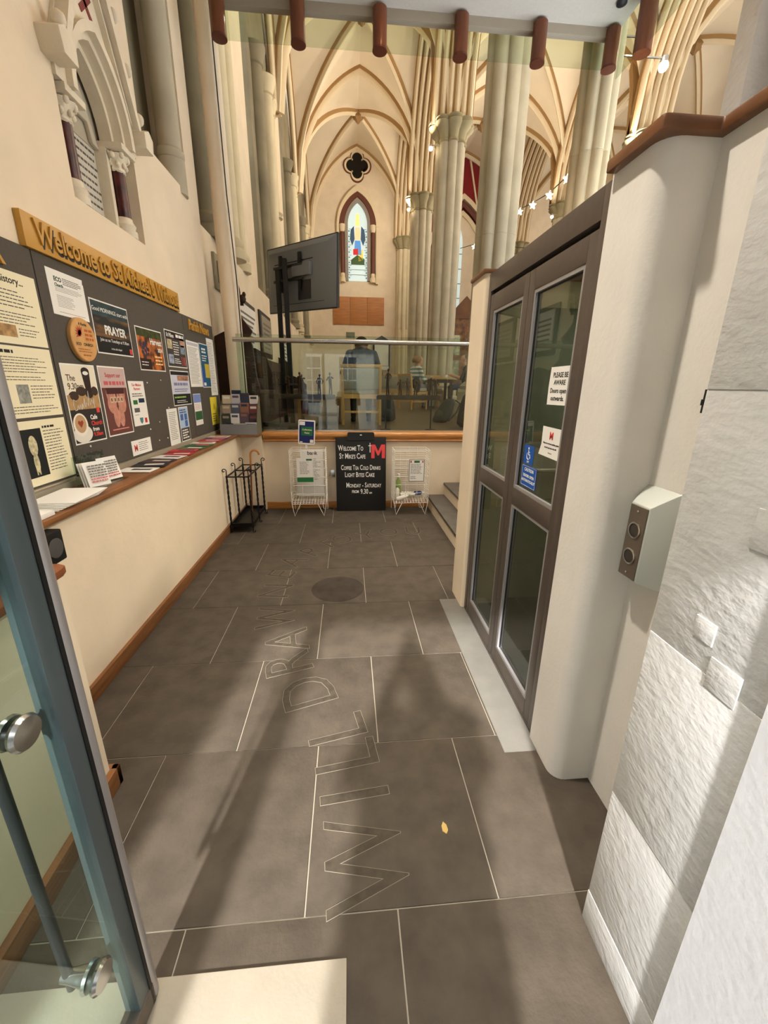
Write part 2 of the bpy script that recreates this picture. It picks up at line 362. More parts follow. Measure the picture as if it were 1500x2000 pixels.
# ---- thick church front wall around the doorway, rough stone reveal
fw = MB().box(-3, -1.05, -.95, .35, 0, 12).box(.664, .70, -.95, .477, 0, 12).box(.70, 12.6, -.95, .35, 0, 12).box(-1.05, .664, -.95, .35, 2.25, 12)
struct(fw.build('wall_front', M('entrance_white_paint', (222, 222, 224), .75, var=.03, vs=5, bump=.08, bs=50)), 'smooth white wall at the entrance doorway')
LIN = M('dark_porch_oak', (58, 40, 28), .6, var=.2, vs=4, stretch=(6, 6, 1))
struct(MB().box(-1.53, -1.06, .352, .36, .96, 4.7).box(-1.06, .66, .352, .36, 2.27, 4.7).box(1.21, 2.7, .352, .37, 0, 4.7).build('wall_lining', LIN), 'dark oak lining on the inside of the entrance wall')  # unseen lining added to darken what the glass balustrade reflects
rs = struct(MB().box(.705, .94, .35, .742, 0, 4.79).build('wall_right', WHITEST), 'roughly tooled white stone reveal of the doorway')
zs = [0, .115, .5, .98, 1.5, 1.95, 2.5, 3.1, 4.0, 4.79]
for i, (a, c) in enumerate(zip(zs[:-1], zs[1:])):
    bl = MB().box(.672+.0015*(i % 2), .72, .477, .745-.001*(i % 3), a, c).build('stone_block', WHITEST, rs, bevel=.002)
for y, z, w in ((.55, 1.28, .07), (.62, 1.06, .045), (.56, .99, .065)):   # shallow square fixing patches
    MB().box(.6706, .68, y-w/2, y+w/2, z-w/2, z+w/2).build('plaster_patch', WHITEST, rs, bevel=.0012)
# ---- gallery above the lobby with timber glass clamps
SOFF = M('grey_white_soffit', (196, 190, 180), .7, var=.03, vs=40, bump=.1, bs=150)
ga = struct(MB().box(-1.12, 2.67, .35, 4.93, 4.82, 5.1).build('ceiling', SOFF), 'pale grey soffit of the gallery over the lobby')
MB().box(-1.12, 2.67, 4.93, 5.0, 4.745, 5.1).build('edge_beam', M('grey_beam', (160, 148, 130), .8, bump=.3, bs=120), ga, bevel=.006)
gs = MB().box(-1.10, 2.62, 5.03, 5.042, 4.56, 5.9).build('glass_panel', GLSG, ga)
gs2 = MB().box(2.70, 2.712, .5, 4.95, 4.45, 5.9).build('glass_panel', GLSG, ga)
for x in (-1.12, -.412, .341, 1.109, 1.872, 2.60):
    cl = MB().lathe([(.066, 4.50), (.066, 4.80)], (x, 4.92, 0), 20).build('timber_clamp', OAKR, ga, smooth=40)
    MB().lathe([(.05, 4.492), (.069, 4.494), (.069, 4.51)], (x, 4.92, 0), 20).build('end_cap', M('dark_clamp_end', (92, 46, 30), .5), cl, smooth=40)
for y in (4.55, 3.7, 2.9): MB().lathe([(.075, 4.4), (.075, 5.02)], (2.70, y, 0), 20).build('timber_clamp', OAKR, ga, smooth=40)
sn = thing('ceiling_sensor', 'small dark sensor on the gallery soffit', 'sensor', (2.5, 4.65, 4.80)); MB().lathe([(.045, 4.82), (.045, 4.80), (.02, 4.785)], (2.5, 4.65, 0), 16).build('dome', DKPL, sn, smooth=40)
ky = tag(MB().box(.93, .94, 1.012, 1.034, 1.44, 1.50).box(.92, .932, 1.018, 1.028, 1.46, 1.475).build('door_catch', BLACK), 'small black door catch on the pale wall beside the stone reveal', 'catch')
lf_ = thing('fallen_leaf', 'small yellow fallen leaf on the flagstones', 'leaf', (.322, 1.02, .002)); MB().prism([(.31, 1.01), (.322, 1.0), (.33, 1.012), (.328, 1.03), (.318, 1.042), (.31, 1.028)], XY, .002, .005).build('blade', M('yellow_leaf', (196, 164, 96), .8), lf_); MB().bar((.322, 1.0, .004), (.33, .99, .004), .002, .002).build('stalk', M('brown_stalk', (90, 66, 40), .8), lf_)
# unseen downlights added in the gallery soffit to light the lobby
DLN = ['recessed downlight at the left of the soffit near the door', 'recessed downlight at the left of the soffit midway', 'recessed downlight at the right of the soffit midway', 'recessed downlight at the right of the soffit near the door', 'recessed downlight in the soffit nearest the balustrade', 'recessed downlight in the soffit above the steps']
for i, (x, y, d_, sp_, pw_) in enumerate(((-.6, 1.5, (.33, -.05, -1), 70, 27), (-.6, 3.2, (.33, 0, -1), 70, 15), (1.15, 2.9, (-.02, 0, -1), 95, 10), (.9, 1.3, (-.15, 0, -1), 80, 8), (.5, 4.4, (0, 0, -1), 95, 12), (2.1, 3.9, (0, 0, -1), 110, 20))):
    dl = thing('downlight', DLN[i], 'lamp', (x, y, 4.80))
    MB().lathe([(.09, 4.80), (.12, 4.80), (.12, 4.82), (.09, 4.82), (.09, 4.80)], (x, y, 0), 24, caps=False).build('trim_ring', STEEL, dl, smooth=40)
    MB().lathe([(.088, 4.812), (.02, 4.812)], (x, y, 0), 24).build('lens', M('lamp_lens', (255, 226, 180), .5, emit=6.0), dl)
    area_lamp('downlight_beam', (x, y, 4.795), pw_, .17, (1, .91, .79), d_, spread=math.radians(sp_))
for i, (x, y, z, pw_) in enumerate(((2.55, 2.75, 3.7, 21), (2.55, 1.0, 3.7, 15))):     # unseen floodlights added beyond the lift to wash the notice board wall
    fl_ = thing('floodlight', ['floodlight hung under the gallery beyond the far end of the lift', 'floodlight hung under the gallery beyond the near end of the lift'][i], 'lamp', (x, y, z))
    MB().mbox(Matrix.Translation((x+.05, y, z)) @ Matrix.Rotation(.45, 4, 'Y'), .03, .16, .10).build('housing', DKPL, fl_, bevel=.006); MB().tube((x+.05, y, z+.08), (x+.05, y, 4.82), .012).build('stem', DKPL, fl_); MB().lathe([(.04, 4.80), (.04, 4.82)], (x+.05, y, 0), 16).build('ceiling_rose', DKPL, fl_)
    area_lamp('floodlight_beam', (x-.01, y, z), pw_, .3, (1, .91, .79), (-1, 0 if i == 0 else .3, -.95), .18, math.radians(95))

# ================================================================ THE CHURCH BEYOND
PLF = M('dark_floorboards', (84, 66, 48), .42, var=.3, vs=5, stretch=(.6, 9, 1))
struct(MB().box(-2.6, 12.6, 5.2, 25, .75, .95).build('floor_church', PLF), 'dark polished floorboards of the church beyond the glass')
# north wall, lower part with ledge, window recesses, piers
nw = MB().box(-2.6, -1.62, 5.15, 20.6, .95, 3.2)
nw.box(-2.6, -2.35, 5.15, 20.6, 3.2, 12, 1)
wn = struct(nw.build('wall_north', [CREAM, STONED]), 'cream aisle wall with stone shafts on its ledge')
def sweep_shaft(p, x, y, r, mat, z0=3.2, z1=7.4, ann=None):
    pr = [(r*1.45, z0), (r*1.45, z0+.12), (r*1.2, z0+.15), (r*1.35, z0+.19), (r*1.35, z0+.23), (r, z0+.28)]
    if ann: pr += [(r, ann-.1), (r*1.5, ann-.07), (r*1.2, ann-.03), (r*1.6, ann+.02), (r*1.2, ann+.06), (r, ann+.09)]
    pr += [(r, z1-.3), (r*1.2, z1-.28), (r*1.05, z1-.25), (r*1.5, z1-.08), (r*1.6, z1-.05), (r*1.6, z1)]
    return MB().lathe(pr, (x, y, 0), 20).build('shaft', mat, p, smooth=40)
SHL = M('pale_shaft_stone', (206, 192, 158), .6, var=.08, vs=3)
for k in range(4):
    o = 4.15*k
    MB().box(-2.4, -1.74, 5.55+o, 7.95+o, 3.2, 12).build('pier', STONED, wn)
    MB().box(-2.4, -1.66, 7.95+o, 8.75+o if k < 3 else 20.6, 3.2, 12).build('pier', CREAM, wn)
    sweep_shaft(wn, -1.70, 6.0+o, .14, STONED, z1=7.6)
    sweep_shaft(wn, -1.66, 6.85+o, .15, SHL, z1=7.6)
    sweep_shaft(wn, -1.70, 7.55+o, .12, SHL, z1=7.6, ann=5.4 if k else None)
    if k < 3: MB().prism([(-1.62, 3.2), (-2.35, 3.2), (-2.35, 3.9)], XZ, 8.75+o, 9.7+o).build('window_sill', CREAM, wn)
    if k < 3:
        wo = MB().prism([(8.85+o, 3.95), (9.6+o, 3.95), (9.6+o, 8.2), (9.22+o, 9.2), (8.85+o, 8.2)], YZ, -2.349, -2.33)
        struct(wo.build('window_%d' % (k+2), M('daylit_pale_glass', (228, 236, 240), .4, emit=.5)), 'pale daylit lancet in the north wall')
# vault ------------------------------------------------------------
ZS, ZA, AA = 7.6, 11.0, .45
def hh(t): return ZS + (ZA-ZS)*math.sqrt(max(0, (1+AA)**2-(t+AA)**2))/math.sqrt(1+2*AA)
def web(name, x0, x1, y0, y1, mat, parent):
    n = 24; vs = []; fs = []
    for i in range(n+1):
        for j in range(n+1):
            u = -1+2*i/n; v = -1+2*j/n
            vs.append((x0+(x1-x0)*i/n, y0+(y1-y0)*j/n, hh(min(abs(u), abs(v)))))
    for i in range(n):
        for j in range(n):
            a, b_, c, d = i*(n+1)+j, (i+1)*(n+1)+j, (i+1)*(n+1)+j+1, i*(n+1)+j+1
            if (i < n/2) == (j < n/2): fs += [(a, b_, c), (a, c, d)]
            else: fs += [(a, b_, d), (b_, c, d)]
    return MB().add(vs, fs).build(name, mat, parent, smooth=25, recalc=False)
def arch_pts(p0, p1, n=28, dz=0.0):
    return [(p0[0]+(p1[0]-p0[0])*i/n, p0[1]+(p1[1]-p0[1])*i/n, hh(abs(-1+2*i/n))+dz) for i in range(n+1)]
def rib(pts, w, d, parent, name='rib'):
    pts = [Vector(p) for p in pts]; e = (pts[-1]-pts[0]); e.z = 0; e.normalize(); s_ = Vector((-e.y, e.x, 0))
    r1, r2 = [], []
    for i, p in enumerate(pts):
        t = (pts[min(i+1, len(pts)-1)]-pts[max(i-1, 0)]).normalized(); n = s_.cross(t)
        mid = (pts[0]+pts[-1])/2
        if n.dot(Vector((mid.x, mid.y, ZS))-p) < 0: n = -n
        r1.append([p-s_*w/2-n*.06, p+s_*w/2-n*.06, p+s_*w/2+n*d*.4, p-s_*w/2+n*d*.4])
        r2.append([p+n*d*.35+s_*(w*.36*math.cos(a))+n*(d*.65*math.sin(a)) for a in [PI*q/5 for q in range(6)]])
    return MB().ring_strip(r1, 0).ring_strip(r2, 1).build(name, [OCHRE, RIBC], parent, smooth=50)
YB = [3.8, 7.95, 12.1, 16.25, 20.6]
XA = [(-1.6, 2.6), (2.6, 7.65), (7.65, 12.3)]
NAMES = [('ceiling_aisle', 'cream ribbed vault over the near aisle'), ('ceiling_nave', 'cream ribbed vault over the nave'), ('ceiling_south', 'cream ribbed vault over the far aisle')]
for (xa, xb), (nm, lb) in zip(XA, NAMES):
    bays = list(zip(YB[:-1], YB[1:]))
    root = None
    for ya, yb in bays:
        wb = web(nm if root is None else 'vault_bay', xa, xb, ya, yb, CREAM2, root)
        if root is None: root = struct(wb, lb)
        rib(arch_pts((xa, ya), (xb, yb)), .145, .16, root); rib(arch_pts((xa, yb), (xb, ya)), .145, .16, root)
        rib(arch_pts((xa, yb), (xb, yb)), .19, .2, root)
        cx, cy = (xa+xb)/2, (ya+yb)/2
        MB().lathe([(.02, -.38), (.05, -.35), (.08, -.3), (.14, -.26), (.17, -.2), (.12, -.1), (.14, 0)], (cx, cy, ZA), 12, lobes=lambda a: 1+.18*math.cos(6*a)).build('boss', M('carved_boss', (150, 116, 72), .7), root, smooth=40)
        for xw in ((xa,) if nm == 'ceiling_aisle' else (xb,) if nm == 'ceiling_south' else ()): rib(arch_pts((xw, ya), (xw, yb)), .2, .15, root)
        if nm != 'ceiling_south' and yb < 21:
            for q in range(6):
                xo = xb-.42+.168*q; rib(arch_pts((xo, ya), (xo, yb), dz=-.05-.05*min(q, 5-q)), .17, .17, root, 'arch_moulding')
# columns
def column(label, x, y, R=.31, mat=STONE, ztop=ZS, z0=.95, group=None, parent=None):
    lob = lambda a: .80+.20*abs(math.cos(4*a))**.7
    t = thing('stone_column', label, 'column', (x, y, z0), group=group)
    MB().lathe([(R*1.55, z0), (R*1.55, z0+.25), (R*1.4, z0+.3), (R*1.4, z0+.45), (R*1.25, z0+.5), (R*1.3, z0+.56), (R*1.05, z0+.64)], (x, y, 0), 64, lobes=lob).build('base', mat, t, smooth=30)
    MB().lathe([(R, z0+.6), (R, z0+3.0), (R*.985, z0+3.005), (R, z0+3.01), (R, ztop-.42)], (x, y, 0), 64, lobes=lob).build('shaft', mat, t, smooth=30)
    MB().lathe([(R, ztop-.45), (R*1.1, ztop-.43), (R*1.1, ztop-.4), (R*1.0, ztop-.38), (R*1.15, ztop-.22), (R*1.45, ztop-.12), (R*1.5, ztop-.08), (R*1.38, ztop-.05), (R*1.52, ztop-.02), (R*1.52, ztop)], (x, y, 0), 64, lobes=lob).build('capital', M('darker_capital_stone', (158, 146, 112), .7, var=.1), t, smooth=30)
    return t
column('tall pale clustered stone column just past the lift', 2.60, 8.0, .36)
column('clustered stone column with carved capital and a lamp beside it, second along the aisle', 2.62, 12.15, .37)
column('clustered stone column further down the aisle, third along', 2.60, 16.2, .37)
column('far clustered column against the end wall of the aisle', 2.55, 20.3, .34, SHL)
column('pale column at the corner of the gallery above the lift', 2.72, 5.3, .21, SHL)
column('nave column rising behind the oak capping at right', 7.65, 12.1, .36)
column('small distant nave column with lamp above the lift header', 7.65, 16.2, .36)
column('distant nave column beside the chancel', 7.65, 20.4, .36)
# end wall of the aisle with lancet and quatrefoil
we = struct(MB().box(-2.6, 2.9, 20.6, 20.9, .95, 12).build('wall_end', CREAM), 'cream end wall of the aisle')
def lancet(cx, z0, zs_, w, rise, n=12):
    a = (rise*rise-w*w)/(2*w) if rise > w else 0; R = w+a; L = []; Rr = []
    for i in range(n+1):
        z = rise*i/n; xx = math.sqrt(max(0, R*R-z*z))-a
        L.append((cx-xx, zs_+z)); Rr.append((cx+xx, zs_+z))
    return [(cx-w, z0)] + L + Rr[::-1][1:] + [(cx+w, z0)]
EW = lambda u, v, n: (u, 20.6-n, v)
win = thing('stained_glass_window', 'narrow stained glass lancet with red shafts in the end wall', 'window', (.51, 20.58, 5.9)); 
inn = lancet(.51, 5.97, 8.15, .42, .80); out1 = lancet(.51, 5.97, 8.15, .56, .98); out2 = lancet(.51, 8.15, 8.15, .80, 1.28); out3 = lancet(.51, 8.05, 8.05, .9, 1.5)
STG = M('daylit_white_glass', (196, 216, 216), .3, emit=.62, col2=None)
MB().prism(inn, EW, .005, .03).build('pane', STG, win)
MB().band(inn, out1, EW, .0, .10).build('inner_frame', M('grey_window_stone', (150, 140, 130), .7), win)
i2 = lancet(.51, 8.15, 8.15, .57, 1.0)
MB().band(i2, out2, EW, .0, .14).build('arch_moulding', M('red_brown_marble', (104, 58, 44), .5), win, smooth=30)
MB().band(lancet(.51, 8.05, 8.05, .80, 1.28), out3, EW, .0, .18).build('hood_mould', RIBC, win, smooth=30)
for sx in (-1, 1):
    MB().lathe([(.085, 6.25), (.085, 7.85)], (.51+sx*.67, 20.5, 0), 14).build('shaft', MATS['red_brown_marble'], win, smooth=40)
    MB().lathe([(.13, 5.9), (.13, 6.05), (.09, 6.12), (.11, 6.2), (.085, 6.26)], (.51+sx*.67, 20.5, 0), 14).build('shaft_base', RIBC, win, smooth=40)
    MB().lathe([(.085, 7.84), (.12, 7.95), (.13, 8.12)], (.51+sx*.67, 20.5, 0), 14).build('shaft_capital', RIBC, win, smooth=40)
    MB().box(.51+sx*.80, .51+sx*.9, 20.45, 20.6, 5.85, 8.05).build('outer_jamb', RIBC, win)
def pane(poly, c, em=.9, n=.034): MB().prism(poly, EW, .03, n).build('coloured_pane', M('glass_%d_%d_%d' % c, c, .3, emit=em*.7), win)
C_ = .51
pane([(C_-.12, 7.55), (C_+.12, 7.55), (C_+.17, 7.0), (C_-.17, 7.0)], (84, 140, 200))
pane([(C_-.30, 7.95), (C_-.16, 8.1), (C_-.13, 7.6), (C_-.24, 7.35), (C_-.34, 7.6)], (60, 84, 110), .5)
pane([(C_+.30, 7.95), (C_+.16, 8.1), (C_+.13, 7.6), (C_+.24, 7.35), (C_+.34, 7.6)], (60, 84, 110), .5)
pane([(C_-.1, 8.1), (C_+.1, 8.1), (C_+.06, 8.55), (C_-.06, 8.55)], (238, 214, 130), 1)
pane([(C_-.13, 7.58), (C_+.13, 7.58), (C_+.1, 8.05), (C_-.1, 8.05)], (240, 200, 150), .9)
pane([(C_-.2, 7.0), (C_+.02, 7.0), (C_+.02, 6.74+.5), (C_-.2, 7.22)], (190, 40, 40), .8, .037)
pane([(C_+.03, 7.0), (C_+.22, 7.25), (C_+.24, 6.8), (C_+.03, 6.75)], (232, 200, 96), .9)
pane([(C_-.3, 6.62), (C_+.3, 6.62), (C_+.3, 6.85), (C_-.02, 7.0), (C_-.3, 6.8)], (58, 84, 44), .5)
for z in (6.22, 6.42, 6.62): MB().box(C_-.42, C_+.42, 20.555, 20.575, z-.008, z+.008).build('lead_bar', INKG, win)
for z in [6.1+.2*i for i in range(10)]:
    for sx in (-1, 1): MB().box(C_+sx*.33-.05, C_+sx*.33+.05, 20.56, 20.572, z+.07, z+.085).build('lead_bar', INKG, win); MB().box(C_+sx*.375-.03, C_+sx*.375+.03, 20.56, 20.573, z-.03, z+.03).build('border_pane', P((120, 160, 170)), win)
q_ = []
for k in range(4):
    for i in range(-6, 7):
        a = k*PI/2 + i/6*1.9; q_.append((.51+.24*math.cos(k*PI/2)+.22*math.cos(a), 10.27+.24*math.sin(k*PI/2)+.22*math.sin(a)))
qo = [(.51+(u-.51)*1.3, 10.27+(v-10.27)*1.3) for u, v in q_]; qm = [(.51+(u-.51)*1.17, 10.27+(v-10.27)*1.17) for u, v in q_]
qw = thing('quatrefoil_window', 'small black quatrefoil opening high in the end wall', 'window', (.51, 20.6, 9.8))
MB().prism(q_, EW, -.02, .01).build('dark_opening', M('unlit_dark_glass', (6, 6, 7), .3), qw)
MB().band(q_, qm, EW, -.01, .05, loop=True).build('inner_rim', RIBC, qw, smooth=30); MB().band(qm, qo, EW, -.01, .035, loop=True).build('outer_rim', MATS['red_brown_marble'], qw, smooth=30)
tb = thing('wooden_panel', 'plain tan wooden panel on the end wall below the lancet', 'panel', (.53, 20.55, 4.17))
for i in range(3): MB().box(-.64+.783*i+.004, -.64+.783*(i+1)-.004, 20.55, 20.6, 4.17, 5.33).build('board', BOARDW, tb, bevel=.008)
mm = thing('memorial_tablet', 'white marble wall tablet with dark gabled frame on the end wall', 'memorial', (1.6, 20.55, 2.3))
MB().box(1.2, 2.0, 20.5, 20.6, 2.2, 3.45).build('frame', DKPL, mm); MB().box(1.27, 1.93, 20.47, 20.5, 2.4, 3.4).build('slab', PAPER, mm)
MB().prism([(1.12, 3.45), (2.08, 3.45), (1.6, 3.72)], EW, .0, .14).build('gable', DKPL, mm); MB().box(1.25, 1.95, 20.45, 20.5, 2.2, 2.38).build('foot', PAPER, mm)
tag(MB().box(-.05, .35, 20.56, 20.6, 3.62, 3.85).build('exit_sign', P((120, 130, 110))), 'small pale sign on the end wall under the wooden panel', 'sign')
# chancel, south wall, west cover
struct(MB().box(2.9, 7.65, 20.75, 20.9, .95, 12).build('wall_chancel', M('deep_red_wall', (128, 22, 24), .7, var=.1, vs=2)), 'deep red painted chancel wall')
struct(MB().box(7.65, 12.6, 20.6, 20.9, .95, 12).build('wall_south_end', CREAM), 'end wall of the far aisle')
struct(MB().box(12.35, 12.6, .35, 25, 0, 12).build('wall_south', CREAM), 'outer wall of the far aisle')
CW = lambda u, v, n: (u, 20.75-n, v)
ca = thing('chancel_arch', 'painted arch mouldings with a lancet on the deep red nave end wall', 'arch', (5.1, 20.7, .95))
for w, rs_, m_, n_ in ((1.5, 2.7, RIBC, .2), (1.28, 2.4, MATS['red_brown_marble'], .16), (1.08, 2.1, RIBC, .12)):
    MB().band(lancet(5.15, .95, 6.6, w, rs_), lancet(5.15, .95, 6.6, w+.16, rs_+.2), CW, 0, n_).build('moulding', m_, ca, smooth=30)
MB().prism(lancet(5.15, .95, 6.6, 1.08, 2.1), CW, 0, .04).build('infill', CREAM, ca)
MB().prism(lancet(4.95, 4.4, 7.6, .27, .8), CW, .05, .09).build('lancet_pane', STG, ca)
for k in range(5): MB().box(4.68, 5.22, 20.645, 20.66, 4.8+.6*k, 4.83+.6*k).build('lead_bar', INKG, ca)
for u0, u1 in ((4.6, 4.95), (5.75, 5.3)): MB().band([(u0, 9.1), ((u0+u1)/2, 10.0), (u1, 10.9)], [(u0+.07, 9.1), ((u0+u1)/2+.07, 10.0), (u1+.07, 10.9)], CW, 0, .06).build('painted_rib', RIBC, ca)
struct(MB().box(-2.6, 12.6, .35, 3.8, 11.6, 12).build('ceiling_west', CREAM2), 'plaster ceiling over the west end')
# painted triptych, banner
tr = thing('carved_triptych', 'tall carved wooden screen with painted figures behind the second column', 'screen', (3.3, 12.9, .95))
MB().box(2.95, 4.0, 12.85, 12.95, 1.5, 3.4).build('panel', M('gilded_brown_wood', (120, 80, 40), .5, var=.6, vs=9), tr); MB().box(2.95, 4.0, 12.8, 12.98, .95, 1.5).build('plinth', DARKW, tr)
MB().prism([(2.9, 3.4), (4.05, 3.4), (3.47, 4.0)], lambda u, v, n: (u, 12.9-n, v), -.06, .08).build('gable', M('brown_gable_wood', (110, 72, 40), .6, var=.2), tr)
for z in (1.7, 2.4): MB().box(3.0, 3.35, 12.83, 12.85, z, z+.55).build('painted_panel', M('painted_scene', (170, 172, 140), .6, var=.7, vs=8), tr)
bn = MB().box(2.72, 3.12, 14.55, 14.58, 1.55, 2.85).build('banner', M('dark_purple_cloth', (30, 24, 48), .9, var=.5, vs=9)); tag(bn, 'dark purple hanging banner between the far columns', 'banner')
MB().box(2.68, 3.16, 14.55, 14.60, 2.85, 2.89).build('batten', DARKW, bn); MB().tube((2.70, 14.62, .95), (2.70, 14.62, 2.9), .02).build('pole', DARKW, bn); MB().lathe([(.2, .95), (.2, .98), (.03, 1.0)], (2.70, 14.62, 0), 16).build('foot', DARKW, bn)
# lamps on capitals and star lights on a string
def spot(label, x, y, z, pw, ax=.22, d_=(-1, -.25, .5)):
    t = thing('spotlight', label, 'lamp', (x, y, z))
    MB().lathe([(.02, .07), (.035, .065), (.04, .0), (.034, -.01), (.028, .0)], (x, y, z), 16).build('housing', STEEL, t, smooth=40)
    MB().ell((x, y, z-.02), .05, 12, 8).build('bulb', M('bright_bulb', (255, 236, 200), .5, emit=24.0), t, smooth=60)
    MB().bar((x, y, z+.05), (x+ax, y, z+.04), .014, .014).build('arm', STEEL, t)
    area_lamp('spotlight_beam', (x+.06*d_[0], y+.06*d_[1], z+.06*d_[2]), pw, .12, (1, .87, .70), d_)
spot('bright spotlight on the capital of the second aisle column', 2.10, 12.0, 7.07, 78)
spot('bright spotlight on the capital of the third aisle column', 2.12, 16.0, 7.2, 120, .22, (-.7, .5, .25))
spot('bright spotlight on the small distant nave column', 7.06, 15.8, 7.12, 130)
spot('upper bright spotlight beside the gallery corner', 3.15, 5.3, 4.97, 30, -.3, (.6, .5, .6))
spot('lower bright spotlight beside the gallery corner', 3.54, 5.5, 4.94, 30, -.7, (.6, .6, .5))
spot('spotlight on the capital of the nave column behind the oak capping', 7.2, 11.8, 7.1, 130)  # hidden lamp added to warm the nave vault
spot('spotlight on the capital of the tall near column', 2.15, 7.7, 7.2, 60)  # another hidden lamp, added for light on the near vault
sc_ = [(2.95, 9.0, 4.70), (3.159, 9, 4.753), (3.46, 9.25, 4.88), (3.411, 8.5, 4.717), (3.272, 7.5, 4.489), (3.064, 6.5, 4.296), (2.95, 5.45, 4.12)]
tag(MB().path(sc_, .008, 6).build('light_cable', DKPL), 'thin dark cable strung between the columns', 'cable')
tag(MB().path([(3.0, 12.1, 4.98), (3.35, 12.0, 5.06), (3.6, 12.0, 5.08), (5.2, 12.0, 5.0), (7.32, 12.05, 5.4)], .008, 6).build('light_cable', DKPL), 'thin dark cable strung across the nave behind the tall near column', 'cable')
SNAME = ['leftmost', 'second', 'middle', 'fourth', 'rightmost']
def star(x, y, z, r, label):
    pts = []
    for i in range(10):
        a = PI/2+i*PI/5; rr = r if i % 2 == 0 else r*.4; pts.append((x+rr*math.cos(a), z+rr*math.sin(a)))
    return tag(MB().prism(pts, XZ, y-.02, y+.02).build('star_light', M('star_glow', (255, 240, 205), .5, emit=5)), label, 'lamp', 'star lights on the string')
for (x, y, z), nm in zip(sc_[1:6], SNAME): star(x, y, z-.04, .065, nm+' star light on the string above the lift door')
for i, (x, y, z) in enumerate(((3.35, 12.0, 5.0), (3.6, 12.0, 5.02))): star(x, y, z, .07, ['left', 'right'][i]+' star light far behind the tall near column')

# ================================================================ LIFT DOOR
LG = GLASS('lift_glass', (186, 194, 182), 1.5, .02)
ld = thing('lift_door', 'bronze grey metal double lift door with four glass panes', 'door', (.83, 1.94, 0))
X0, X1 = .80, .87
fr_ = MB().box(X0, X1, 1.375, 1.432, 0, 2.10).box(X0, X1, 2.465, 2.525, 0, 2.10).box(X0, X1, 1.432, 2.465, 2.005, 2.10)
fr_.build('door_frame', STEELD, ld, bevel=.003)
MB().box(.83, .865, 1.432, 2.465, 1.985, 2.005).build('shadow_gap', BLACK, ld)
MB().box(X0, X1, 1.375, 2.525, .0, .012).build('threshold', STEELD, ld)
for ya, yb in ((1.436, 1.945), (1.949, 2.461)):
    lf = MB(); sw = .055; xa, xb = .803, .845
    lf.box(xa, xb, ya, ya+sw, .014, 1.985).box(xa, xb, yb-sw, yb, .014, 1.985).box(xa, xb, ya+sw, yb-sw, 1.90, 1.985).box(xa, xb, ya+sw, yb-sw, .014, .105).box(xa, xb, ya+sw, yb-sw, .945, 1.03)
    leaf = lf.build('door_leaf', STEELD, ld, bevel=.003)
    for za, zb in ((.105, .945), (1.03, 1.90)):
        MB().box(.820, .826, ya+sw+.004, yb-sw-.004, za+.004, zb-.004).build('pane', LG, leaf)
        bd = MB(); t = .014
        bd.box(.806, .820, ya+sw, ya+sw+t, za, zb).box(.806, .820, yb-sw-t, yb-sw, za, zb).box(.806, .820, ya+sw+t, yb-sw-t, za, za+t).box(.806, .820, ya+sw+t, yb-sw-t, zb-t, zb)
        bd.build('glazing_bead', ALU, leaf)
        gk = MB(); t2 = .02
        gk.box(.817, .8205, ya+sw+t, ya+sw+t2, za+t, zb-t).box(.817, .8205, yb-sw-t2, yb-sw-t, za+t, zb-t).box(.817, .8205, ya+sw+t, yb-sw-t, zb-t2, zb-t)
        gk.build('gasket', BLACK, leaf)
# lift car floor and back seen through the glass
lc = thing('lift_car', 'dim grey lift platform behind the glass doors', 'lift', (1.5, 1.95, .02))
MB().box(.90, 2.15, 1.34, 2.58, .0, .03).build('platform', M('lift_floor', (70, 68, 62), .5), lc)
MB().box(2.1, 2.18, 1.34, 2.58, .03, 1.95).build('rear_panel', M('lift_panel', (150, 150, 136), .5), lc)
MB().box(1.0, 2.1, 2.56, 2.6, .03, 1.95).build('side_panel', MATS['lift_panel'], lc); MB().lathe([(.09, 1.97), (.09, 1.95), (.08, 1.945)], (1.6, 1.95, 0), 20).build('ceiling_light', M('lift_lamp', (255, 240, 215), .5, emit=4), lc); MB().box(1.5, 1.7, 1.3, 2.62, 1.97, 1.99).build('lamp_bar', STEEL, lc); area_lamp('lift_lamp_beam', (1.6, 1.95, 1.94), 7, .16, (1, .95, .86)); MB().tube((1.05, 2.52, .98), (2.05, 2.52, .98), .018).build('handrail', STEEL, lc)  # ceiling light on its bar added to brighten the car behind the glass
def sheet(name, label, cat, frame, loc, w, h, mat, th=.0012, group=None, poly=None):
    t = thing(name, label, cat, loc, frame, group)
    (MB().prism(poly, UVN, 0, th) if poly else MB().box(0, w, 0, h, 0, th)).build('sheet', mat, t)
    return t
def rect(t, u0, u1, v0, v1, mat, n=.0012, name='print', th=.0006): return MB().box(u0, u1, v0, v1, n, n+th).build(name, mat, t)
def txt(t, s, size, u, v, mat, align='LEFT', bold=0.0, n=.0016, sx=1.0, name='lettering', shear=0): return text_mesh(s, size, UVN, (u, v), n, .0003, align, bold, sx, shear=shear).build(name, mat, t, recalc=False)
def lines(t, u0, u1, v0, v1, n, mat=M('faint_ink', (84, 80, 72), .8), th=.26, n0=.0012, seed=1, name='text_lines', ragged=.3):
    rnd = random.Random(seed); b_ = MB(); step = (v1-v0)/n
    for i in range(n):
        v = v1-step*(i+.5); x = u0
        end = u1-(u1-u0)*rnd.random()*ragged
        while x < end-.004:
            w = min(rnd.uniform(.25, .9)*step*2.6, end-x); b_.box(x, x+w, v-step*th/2, v+step*th/2, n0, n0+.0004); x += w+step*.3
    return b_.build(name, mat, t)
